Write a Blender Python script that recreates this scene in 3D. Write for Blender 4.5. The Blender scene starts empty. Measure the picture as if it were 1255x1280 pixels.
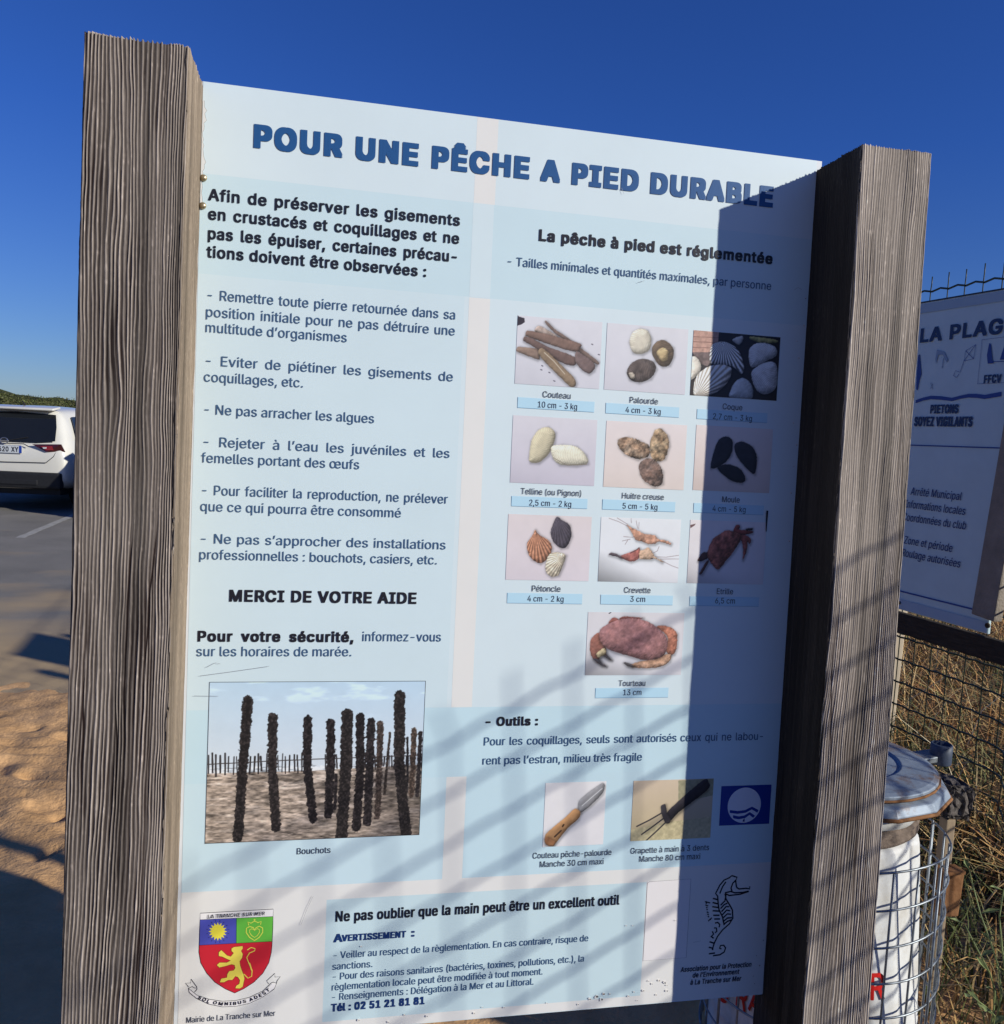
# Beach information board for foot fishing, photographed in a car park by the dunes.
import bpy, bmesh, math, random
import numpy as np
from mathutils import Vector, Matrix

C = bpy.context.scene.collection
SC = bpy.context.scene
R = math.radians

# ------------------------------------------------------------------ camera
SIGN_ROT = Matrix(((0.99997024, -0.0001435, 0.00771337), (-0.0001435, 0.99930805, 0.03719396), (-0.00771337, -0.03719396, 0.9992783)))
cam_d = bpy.data.cameras.new('camera'); cam = bpy.data.objects.new('camera', cam_d); C.objects.link(cam); SC.camera = cam
CAM = Vector((0.2092, -1.4715, 1.5))
cr, cu, cf = Vector((0.9789780, -0.1986534, 0.0462477)), Vector((-0.0267931, 0.0995274, 0.9946740)), Vector((0.2021983, 0.9750031, -0.0921126))
mw = Matrix((cr, cu, -cf)).transposed().to_4x4(); mw.translation = CAM
cam.matrix_world = mw
cam_d.sensor_fit = 'HORIZONTAL'; cam_d.sensor_width = 36.0
cam_d.lens = 36.0 * 1078.58 / 1255.0
cam_d.clip_start = 0.02; cam_d.clip_end = 3000

# ------------------------------------------------------------------ sky and sun
SUN = Vector((0.7555, -0.5376, 0.3746)).normalized()
w = bpy.data.worlds.new("World"); SC.world = w; w.use_nodes = True
nt = w.node_tree; bg = nt.nodes['Background']
sky = nt.nodes.new('ShaderNodeTexSky'); sky.sky_type = 'NISHITA'; sky.sun_disc = False
sky.sun_elevation = math.asin(SUN.z); sky.sun_rotation = math.atan2(SUN.x, SUN.y)
sky.air_density = 1.0; sky.dust_density = 0.1; sky.ozone_density = 4.0; sky.altitude = 400
tint = nt.nodes.new('ShaderNodeMix'); tint.data_type = 'RGBA'; tint.blend_type = 'MULTIPLY'; tint.inputs[0].default_value = 1
tint.inputs[7].default_value = (.40, .78, 1.72, 1)            # very clear, dry evening air: deeper blue overhead than the model's default
tcw = nt.nodes.new('ShaderNodeTexCoord'); spw = nt.nodes.new('ShaderNodeSeparateXYZ'); nt.links.new(tcw.outputs['Generated'], spw.inputs[0])
mrw = nt.nodes.new('ShaderNodeMapRange'); mrw.inputs[1].default_value = -.02; mrw.inputs[2].default_value = .30; mrw.inputs[3].default_value = .45; mrw.inputs[4].default_value = 1.0
nt.links.new(spw.outputs[2], mrw.inputs[0]); nt.links.new(mrw.outputs[0], tint.inputs[0])
nt.links.new(sky.outputs[0], tint.inputs[6]); nt.links.new(tint.outputs[2], bg.inputs[0]); bg.inputs[1].default_value = 0.058
sd = bpy.data.lights.new('sun', 'SUN'); so = bpy.data.objects.new('sun', sd); C.objects.link(so)
sd.energy = 4.85; sd.angle = R(0.6); sd.color = (1.0, 0.985, 0.89)
so.rotation_euler = SUN.to_track_quat('Z', 'Y').to_euler(); so.location = (8, -6, 6)
SC.view_settings.view_transform = 'Standard'; SC.view_settings.look = 'None'
SC.view_settings.gamma = 1.0; SC.view_settings.exposure = 0.0
try: SC.view_settings.use_curve_mapping = False
except Exception: pass
SC.cycles.max_bounces = 6


# ------------------------------------------------------------------ lettering and artwork, in millimetres on their boards
GLYPHS = {
' ': '188',
'(': '273|89,207 101,324 132,441 177,539 236,539 191,428 161,313 151,207 160,115 188,16 236,-96 177,-96 139,-21 111,55 95,131',
')': '273|37,-96 86,18 113,116 122,207 112,313 82,428 37,539 97,539 142,441 173,323 184,207 178,130 161,53 134,-22 97,-96',
',': '188|38,-119 68,71 137,71 84,-119',
'-': '453|337,244 337,188 114,188 114,244',
'.': '188|95,-4 78,-1 63,9 53,24 50,41 53,59 63,73 78,83 95,87 113,83 128,73 138,59 141,41 138,24 128,9 113,-1',
'0': '453|227,-7 174,1 130,24 95,62 69,113 53,178 48,254 53,330 69,395 95,447 130,484 174,508 227,516 279,508 323,484 358,447 384,395 400,330 405,254 400,178 384,113 359,62 323,24 279,1|227,50 261,56 290,74 313,103 330,144 340,194 344,254 340,314 330,365 313,405 290,435 261,453 227,460 192,453 163,435 140,405 123,365 113,314 109,254 113,194 123,144 140,103 163,74 192,56',
'1': '453|76,0 76,55 391,55 391,0|276,509 276,0 212,0 212,448 209,448 86,358 86,427 198,509',
'2': '453|64,0 64,47 234,229 282,282 311,327 320,371 317,397 308,419 293,436 273,449 224,460 196,457 172,447 153,433 139,413 130,390 127,362 66,362 71,405 86,442 111,473 143,496 182,511 225,516 268,511 306,497 337,474 361,445 376,411 381,372 371,318 336,259 267,180 153,60 153,57 389,57 389,0',
'3': '453|218,-7 173,-3 133,10 98,30 70,57 52,91 44,132 109,132 115,107 126,87 144,71 165,59 219,50 275,61 297,74 315,93 325,116 329,145 326,172 316,196 299,217 275,234 242,244 201,248 157,248 157,299 288,448 288,452 70,452 70,509 372,509 372,461 211,278 211,289 264,288 308,276 344,253 371,222 387,186 393,145 387,103 370,66 344,36 309,12 266,-2',
'4': '453|40,105 40,158 247,509 311,509 109,166 109,163 413,163 413,105|282,0 282,121 282,146 282,318 343,318 343,0',
'5': '453|221,-7 178,-2 140,11 108,32 83,60 66,93 60,130 122,130 127,108 138,89 173,60 221,50 250,53 276,64 298,82 314,104 324,131 328,162 324,193 314,221 297,244 275,262 248,273 218,277 167,268 128,246 67,253 96,509 366,509 366,452 151,452 134,301 136,301 178,325 229,334 263,330 294,321 321,306 345,285 364,260 379,231 388,199 391,163 385,117 369,76 343,41 309,15 268,-1',
'6': '453|226,-7 182,-1 142,15 109,40 84,74 69,115 64,162 68,199 80,239 137,340 252,509 322,509 151,261 145,261 165,288 196,307 235,314 278,309 316,295 346,271 370,240 384,201 389,157 384,112 368,73 343,39 310,14 271,-2|226,48 254,52 279,63 299,79 314,101 324,128 327,157 324,187 314,213 299,235 279,251 254,262 226,265 198,262 174,252 153,235 138,214 128,188 125,158 128,128 138,102 153,79 174,63 198,52',
'7': '453|97,0 323,448 323,452 62,452 62,509 391,509 391,449 165,0',
'8': '453|226,-7 178,-2 136,11 101,33 74,62 57,96 52,135 55,166 65,195 81,220 101,241 125,256 153,265 153,267 119,282 93,308 76,342 70,380 75,417 90,450 114,477 146,498 184,511 226,516 269,511 306,498 337,477 361,450 377,417 382,380 376,342 359,308 333,282 300,267 300,265 327,256 351,241 372,220 387,195 397,166 401,135 395,96 378,62 352,33 317,11 275,-2|226,49 258,52 285,60 307,74 323,91 333,113 337,139 333,165 322,189 305,208 283,223 256,232 226,235 196,232 169,223 147,208 130,189 119,165 115,139 119,113 129,91 145,74 167,60 195,52|226,290 274,300 293,313 307,330 316,351 319,376 316,399 308,420 294,437 275,449 226,460 177,449 159,437 145,420 136,399 133,376 136,351 145,330 159,313 178,300',
'9': '453|226,516 271,510 310,494 343,468 368,434 384,393 389,347 385,309 373,270 315,168 200,0 130,0 301,248 307,248 287,221 257,202 218,195 175,199 137,214 106,237 83,269 68,307 64,352 69,397 85,436 110,469 143,494 182,510|226,460 199,457 174,446 154,429 138,407 129,381 125,352 129,322 138,295 154,274 174,257 199,247 226,243 254,247 279,257 299,273 314,295 324,321 327,350 324,381 314,407 299,429 279,446 254,457',
':': '188|95,-4 78,-1 63,9 53,24 50,41 53,59 63,73 78,83 95,87 113,83 128,73 138,59 141,41 138,24 128,9 113,-1|95,271 78,274 63,284 53,299 50,316 53,334 63,349 78,359 95,362 113,359 128,349 138,334 141,316 138,299 128,284 113,274',
'A': '480|16,0 201,509 276,509 463,0 395,0 287,302 264,372 232,478 245,478 213,371 191,302 85,0|110,142 110,199 370,199 370,142',
'B': '456|60,0 60,509 241,509 289,504 329,491 359,469 381,442 394,410 398,374 395,344 387,320 356,286 315,267 315,262 339,257 363,245 385,227 402,203 414,173 418,136 413,100 400,67 377,39 344,18 301,4 247,0|125,57 245,57 296,63 330,80 349,105 355,137 352,161 342,184 327,203 306,218 279,228 248,231 125,231|125,285 238,285 288,296 308,309 323,326 333,348 336,372 330,403 313,429 283,446 240,452 125,452',
'C': '510|267,-7 205,1 150,25 104,63 70,115 48,179 40,254 48,329 70,393 104,445 150,484 205,508 267,516 340,504 373,490 402,471 427,447 448,418 463,385 473,348 408,348 389,395 357,428 315,449 267,456 223,450 184,432 150,403 125,364 109,314 103,254 109,194 125,145 151,105 184,76 223,59 267,53 315,60 357,81 389,114 408,160 473,160 463,124 448,91 428,62 402,38 373,19 341,5 305,-4',
'D': '502|219,0 96,0 96,57 215,57 272,63 318,81 354,110 379,149 394,198 399,255 394,312 379,361 354,399 320,428 275,446 221,452 93,452 93,509 225,509 294,501 353,478 399,441 433,391 455,329 462,255 455,181 433,119 398,68 351,31 291,8|125,509 125,0 60,0 60,509',
'E': '419|60,0 60,509 372,509 372,452 125,452 125,286 355,286 355,229 125,229 125,57 375,57 375,0',
'F': '410|60,0 60,509 369,509 369,452 125,452 125,278 346,278 346,221 125,221 125,0',
'G': '520|269,-7 205,1 149,25 104,64 69,116 47,179 40,254 47,329 69,393 103,445 149,484 203,508 265,516 304,513 340,504 374,489 403,469 429,445 449,416 465,384 474,349 408,349 387,393 356,427 315,448 265,456 222,450 183,432 150,404 125,364 109,314 103,254 109,194 125,145 151,105 184,76 224,59 269,53 309,57 345,71 374,93 396,123 410,160 415,202 434,199 283,199 283,256 478,256 478,200 471,141 451,91 419,50 377,19 326,0',
'H': '517|60,0 60,509 125,509 125,289 392,289 392,509 457,509 457,0 392,0 392,232 125,232 125,0',
'I': '300|31,0 31,57 118,57 118,452 31,452 31,509 269,509 269,452 183,452 183,57 269,57 269,0',
'L': '393|60,0 60,509 125,509 125,57 361,57 361,0',
'M': '628|60,0 60,509 152,509 277,187 287,159 299,123 311,84 322,49 307,49 318,83 330,121 342,158 352,187 476,509 568,509 568,0 504,0 504,291 504,327 505,369 506,413 507,457 513,457 498,409 482,363 467,322 456,291 342,0 286,0 170,291 159,321 145,361 129,408 112,457 119,457 120,416 121,372 122,328 122,291 122,0',
'N': '523|60,0 60,509 136,509 343,183 363,151 388,107 414,55 405,54 401,108 399,157 399,195 399,509 463,509 463,0 387,0 202,290 177,331 148,381 108,452 119,454 122,384 124,328 125,291 125,0',
'O': '533|267,-7 205,1 150,25 105,63 70,115 48,179 40,254 48,329 70,393 105,445 150,484 205,508 267,516 329,508 384,484 429,445 464,393 486,329 493,254 486,179 464,115 429,63 384,25 329,1|267,53 310,59 349,76 383,105 408,144 425,194 430,254 425,314 408,365 383,404 349,433 310,450 267,456 223,450 184,433 151,404 125,364 109,314 103,254 109,194 125,144 151,105 184,76 223,59',
'P': '445|60,0 60,509 235,509 289,503 332,487 366,462 390,430 404,391 409,348 404,304 390,265 366,233 332,207 289,191 235,186 109,186 109,242 233,242 269,246 297,256 318,272 333,294 342,319 344,348 342,376 333,402 318,423 297,439 268,449 232,452 125,452 125,0',
'R': '449|60,0 60,509 236,509 290,504 333,489 367,465 390,433 405,395 409,352 405,309 390,271 367,240 333,217 289,203 236,198 96,198 96,255 234,255 269,258 298,267 319,281 334,300 342,324 345,352 342,380 334,405 319,425 298,440 269,449 233,452 125,452 125,0|353,0 230,229 303,229 428,0',
'S': '447|224,-9 172,-4 128,9 91,31 64,60 46,96 38,137 104,137 110,110 123,88 142,71 166,59 224,49 257,52 286,60 311,74 329,92 341,114 346,139 342,161 332,179 296,205 245,222 184,239 128,260 86,289 60,326 52,372 58,413 75,448 102,476 138,498 180,511 227,516 275,511 316,498 351,476 377,449 394,415 401,378 337,378 326,412 302,437 267,453 225,459 194,456 167,448 145,435 129,418 118,398 115,376 119,352 131,334 169,308 212,293 264,279 312,264 359,238 395,198 405,171 408,139 403,99 386,64 360,34 323,11 278,-4',
'T': '449|32,452 32,509 417,509 417,452 257,452 257,0 193,0 193,452',
'U': '517|259,-8 203,-2 154,15 114,43 85,80 66,124 60,173 60,509 124,509 124,178 128,144 141,113 160,87 187,68 220,56 259,52 298,56 331,68 357,87 377,113 389,144 393,178 393,509 457,509 457,173 451,124 433,80 403,43 363,15 315,-2',
'V': '480|204,0 16,509 84,509 192,206 215,137 248,31 235,31 267,138 290,206 395,509 463,509 278,0',
'X': '474|18,0 217,284 217,236 29,509 104,509 178,400 204,361 223,329 243,292 232,292 252,329 272,361 298,400 374,509 446,509 259,239 259,287 456,0 382,0 292,129 268,165 250,195 230,231 244,231 225,196 206,166 182,129 91,0',
'Y': '472|203,0 203,208 16,509 91,509 192,344 222,292 250,230 224,230 251,293 280,344 381,509 455,509 268,208 268,0',
'Z': '438|42,0 42,46 273,385 306,431 341,476 348,454 285,452 223,452 40,452 40,509 397,509 397,462 169,129 134,81 97,33 90,54 152,57 214,57 399,57 399,0',
'a': '389|160,-9 126,-5 94,5 68,22 48,45 35,73 30,108 34,138 43,161 58,179 78,193 125,211 178,220 234,227 265,235 273,243 276,255 276,257 267,297 240,322 196,331 149,322 118,301 100,274 41,291 57,322 79,346 104,364 133,375 194,384 239,379 286,360 306,343 322,320 333,290 337,251 337,0 277,0 277,52 272,52 252,25 215,1|170,45 202,49 228,59 248,74 263,93 272,115 276,138 276,190 259,182 231,176 200,171 175,168 134,159 103,139 95,124 92,105 102,72 130,52',
'b': '424|229,-8 198,-5 172,4 138,31 118,59 112,59 112,0 53,0 53,509 114,509 114,319 118,319 137,346 171,373 197,381 229,384 274,378 313,361 345,332 370,293 385,245 390,189 385,133 370,84 346,45 313,16 274,-2|220,47 253,51 279,66 301,88 316,117 325,151 328,189 325,227 316,261 301,290 280,311 253,325 220,330 188,325 161,312 140,291 125,263 116,229 113,189 116,150 125,115 140,86 162,65 188,51',
'c': '396|207,-8 159,-2 117,16 82,46 56,85 40,133 34,187 40,243 56,291 82,330 117,360 159,378 207,384 260,377 305,356 340,322 362,277 303,262 290,289 270,311 242,325 207,330 173,325 145,310 124,287 108,258 99,224 96,187 99,151 108,117 124,89 145,66 173,51 207,46 243,52 271,66 292,89 304,117 363,102 341,56 306,21 261,-1',
'd': '424|195,-8 151,-2 111,16 79,45 55,84 39,133 34,189 39,245 55,293 79,332 112,361 151,378 196,384 228,381 253,373 287,346 306,319 311,319 311,509 372,509 372,0 313,0 313,59 307,59 287,31 252,4 227,-5|205,47 236,51 263,65 284,86 299,115 309,150 312,189 309,229 300,263 284,291 263,312 237,325 205,330 172,325 145,311 124,290 108,261 99,227 96,189 99,151 109,117 124,88 145,66 172,51',
'e': '404|212,-8 161,-2 117,16 82,46 56,85 40,132 34,187 39,242 55,290 81,329 115,359 157,378 205,384 266,374 294,361 319,341 341,315 357,282 368,242 371,194 371,169 75,169 75,221 338,221 310,202 307,237 298,269 283,294 263,314 237,326 205,330 173,326 146,313 125,294 109,270 99,241 96,211 96,178 100,139 110,106 128,80 151,61 179,50 212,46 254,53 285,73 306,105 365,91 353,63 335,39 311,19 283,4 249,-5',
'f': '254|228,379 228,327 6,327 6,379|81,0 81,432 84,461 96,486 113,505 135,519 187,530 222,527 243,521 227,468 215,472 195,474 171,470 154,460 145,443 142,419 142,0',
'g': '425|207,-151 168,-148 134,-140 82,-110 51,-69 101,-41 122,-66 154,-88 207,-97 249,-92 282,-75 304,-47 311,-6 311,68 306,68 287,41 252,16 227,8 195,5 152,10 113,27 80,53 55,90 39,136 34,191 39,246 55,293 80,332 112,361 152,378 196,384 228,382 253,373 288,346 308,319 313,319 313,379 372,379 372,-9 367,-54 350,-90 324,-117 291,-136 251,-147|205,59 237,63 264,75 285,95 300,121 309,154 312,193 309,231 300,264 285,291 264,312 237,325 205,330 172,325 145,312 124,290 109,262 99,229 96,193 99,155 109,123 124,96 145,76 172,63',
'h': '410|114,227 114,0 53,0 53,509 114,509 114,287 102,287 124,332 152,362 187,379 227,384 264,380 295,369 321,349 341,321 353,285 357,240 357,0 296,0 296,235 290,275 273,304 246,323 210,329 184,326 161,317 141,303 126,283 117,257',
'i': '167|53,0 53,379 114,379 114,0|84,443 67,446 54,455 44,468 41,483 44,499 54,512 67,521 84,524 100,521 114,512 123,499 126,483 123,468 114,455 100,446',
'j': '167|53,379 114,379 114,-30 111,-63 102,-90 86,-113 65,-129 37,-139 4,-143 -10,-143 -10,-87 2,-87 25,-83 40,-72 50,-54 53,-29|83,443 67,446 53,455 44,468 41,483 44,499 53,512 67,521 83,524 100,521 114,512 123,499 126,483 123,468 114,455 100,446',
'k': '381|110,137 110,212 121,212 284,379 360,379 184,199 177,199|53,0 53,509 114,509 114,0|294,0 148,186 191,229 372,0',
'l': '189|139,-2 101,3 74,20 58,47 53,84 53,509 114,509 114,99 120,62 130,54 146,52 160,53 170,54 181,3 162,-1',
'm': '610|53,0 53,379 112,379 112,295 108,295 118,323 132,346 172,376 219,386 257,380 287,361 309,331 321,295 312,295 322,321 337,343 381,375 437,386 468,383 497,372 522,354 541,328 553,296 557,255 557,0 496,0 496,254 490,289 473,313 447,326 419,330 395,328 374,320 345,290 335,247 335,0 274,0 274,260 269,288 253,311 229,326 199,330 158,320 140,307 126,289 117,266 114,238 114,0',
'n': '410|114,227 114,0 53,0 53,379 112,379 112,287 102,287 124,332 152,362 187,379 227,384 264,380 295,369 321,349 341,321 353,285 357,240 357,0 296,0 296,235 290,275 273,304 246,323 210,329 184,326 161,317 141,303 126,283 117,257',
'o': '415|207,-8 159,-2 117,16 82,46 56,85 40,133 34,187 40,243 56,291 82,330 117,360 159,378 207,384 256,378 299,360 333,330 359,291 376,243 381,187 376,133 359,85 333,46 299,16 256,-2|207,46 242,51 270,66 292,89 307,117 316,151 319,187 316,224 307,258 292,287 270,310 242,325 207,330 173,325 145,310 124,287 108,258 99,224 96,187 99,151 108,117 124,89 145,66 173,51',
'p': '424|53,-143 53,379 112,379 112,319 118,319 137,346 171,373 197,381 229,384 274,378 313,361 345,332 370,293 385,245 390,189 385,133 370,84 346,45 313,16 274,-2 229,-8 198,-5 173,4 138,31 118,59 114,59 114,-143|220,47 253,51 279,66 301,88 316,117 325,151 328,189 325,227 316,261 301,290 280,311 253,325 220,330 188,325 161,312 140,291 125,263 116,229 113,189 116,150 125,115 140,86 162,65 188,51',
'q': '424|372,-143 311,-143 311,59 306,59 287,31 252,4 227,-5 195,-8 151,-2 111,16 79,45 55,84 39,133 34,189 39,245 55,293 79,332 112,361 151,378 196,384 228,381 253,373 287,346 307,319 313,319 313,379 372,379|205,47 236,51 263,65 284,86 299,115 309,150 312,189 309,229 300,263 284,291 263,312 237,325 205,330 172,325 145,311 124,290 108,261 99,227 96,189 99,151 109,117 124,88 145,66 172,51',
'r': '259|53,0 53,379 112,379 112,321 115,321 130,347 152,367 181,380 213,385 229,384 243,384 243,322 230,324 207,326 182,323 159,315 140,301 126,284 117,262 114,237 114,0',
's': '365|182,-8 145,-5 112,3 84,18 62,38 45,63 36,94 94,107 105,79 124,60 150,49 181,45 217,50 244,62 262,81 268,103 265,121 254,136 237,147 212,155 149,170 104,186 72,208 53,237 47,274 51,305 65,332 87,354 115,370 149,381 187,384 223,381 254,372 279,358 299,339 324,290 268,277 258,298 243,316 219,328 187,333 156,329 131,317 114,299 109,277 112,258 124,243 172,223 229,209 275,194 306,171 325,142 331,107 326,75 312,47 290,24 260,6 223,-5',
't': '227|204,379 204,327 6,327 6,379|65,471 126,471 126,98 128,76 136,61 150,53 170,50 185,51 202,54 213,2 192,-3 168,-4 125,2 92,21 72,52 65,93',
'u': '410|182,-5 146,-1 115,11 89,31 69,59 57,95 53,139 53,379 114,379 114,144 119,105 137,75 164,56 200,50 226,53 249,62 268,77 283,97 293,122 296,153 296,379 357,379 357,0 298,0 298,92 307,92 286,47 257,17 222,0',
'v': '389|163,0 17,379 84,379 165,155 187,87 206,21 184,21 203,87 224,155 305,379 371,379 226,0',
'x': '379|21,0 171,218 171,171 29,379 100,379 147,306 179,253 207,206 175,206 202,253 233,306 282,379 352,379 209,169 209,214 358,0 287,0 231,85 200,136 173,182 205,182 178,136 148,85 91,0',
'z': '380|42,0 42,46 254,320 254,323 48,323 48,379 333,379 333,331 126,60 126,56 339,56 339,0',
'Ê': '419|60,0 60,509 372,509 372,452 125,452 125,286 355,286 355,229 125,229 125,57 375,57 375,0|169,565 109,565 109,567 189,659 247,659 327,567 327,565 266,565 218,624',
'à': '389|160,-9 126,-5 94,5 68,22 48,45 35,73 30,108 34,138 43,161 58,179 78,193 125,211 178,220 234,227 265,235 273,243 276,255 276,257 267,297 240,322 196,331 149,322 118,301 100,274 41,291 57,322 79,346 104,364 133,375 194,384 239,379 286,360 306,343 322,320 333,290 337,251 337,0 277,0 277,52 272,52 252,25 215,1|170,45 202,49 228,59 248,74 263,93 272,115 276,138 276,190 259,182 231,176 200,171 175,168 134,159 103,139 95,124 92,105 102,72 130,52|165,429 99,529 168,529 215,429',
'è': '404|212,-8 161,-2 117,16 82,46 56,85 40,132 34,187 39,242 55,290 81,329 115,359 157,378 205,384 266,374 294,361 319,341 341,315 357,282 368,242 371,194 371,169 75,169 75,221 338,221 310,202 307,237 298,269 283,294 263,314 237,326 205,330 173,326 146,313 125,294 109,270 99,241 96,211 96,178 100,139 110,106 128,80 151,61 179,50 212,46 254,53 285,73 306,105 365,91 353,63 335,39 311,19 283,4 249,-5|180,429 114,529 182,529 230,429',
'é': '404|212,-8 161,-2 117,16 82,46 56,85 40,132 34,187 39,242 55,290 81,329 115,359 157,378 205,384 266,374 294,361 319,341 341,315 357,282 368,242 371,194 371,169 75,169 75,221 338,221 310,202 307,237 298,269 283,294 263,314 237,326 205,330 173,326 146,313 125,294 109,270 99,241 96,211 96,178 100,139 110,106 128,80 151,61 179,50 212,46 254,53 285,73 306,105 365,91 353,63 335,39 311,19 283,4 249,-5|177,429 225,529 293,529 227,429',
'ê': '404|212,-8 161,-2 117,16 82,46 56,85 40,132 34,187 39,242 55,290 81,329 115,359 157,378 205,384 266,374 294,361 319,341 341,315 357,282 368,242 371,194 371,169 75,169 75,221 338,221 310,202 307,237 298,269 283,294 263,314 237,326 205,330 173,326 146,313 125,294 109,270 99,241 96,211 96,178 100,139 110,106 128,80 151,61 179,50 212,46 254,53 285,73 306,105 365,91 353,63 335,39 311,19 283,4 249,-5|155,435 95,435 95,438 175,529 233,529 313,438 313,435 252,435 204,495',
'œ': '694|207,-8 159,-2 117,16 82,46 56,85 40,133 34,187 40,243 56,291 82,330 117,360 159,378 207,384 256,378 299,360 333,330 359,291 376,243 381,187 376,133 359,85 333,46 299,16 256,-2|207,46 242,51 270,66 292,89 307,117 316,151 319,187 316,224 307,258 292,287 270,310 242,325 207,330 173,325 145,310 124,287 108,258 99,224 96,187 99,151 108,117 124,89 145,66 173,51|502,-8 450,-2 406,16 371,46 345,85 329,132 324,187 329,242 345,290 370,329 405,359 446,378 495,384 555,374 583,361 609,341 630,315 647,282 657,242 661,194 661,169 364,169 364,221 628,221 599,202 596,237 587,269 572,294 552,314 526,326 495,330 463,326 436,313 414,294 398,270 389,241 385,211 385,178 389,139 400,106 417,80 441,61 469,50 502,46 543,53 575,73 595,105 654,91 643,63 625,39 601,19 572,4 539,-5',
'’': '177|52,318 82,509 151,509 98,318',}
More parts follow.
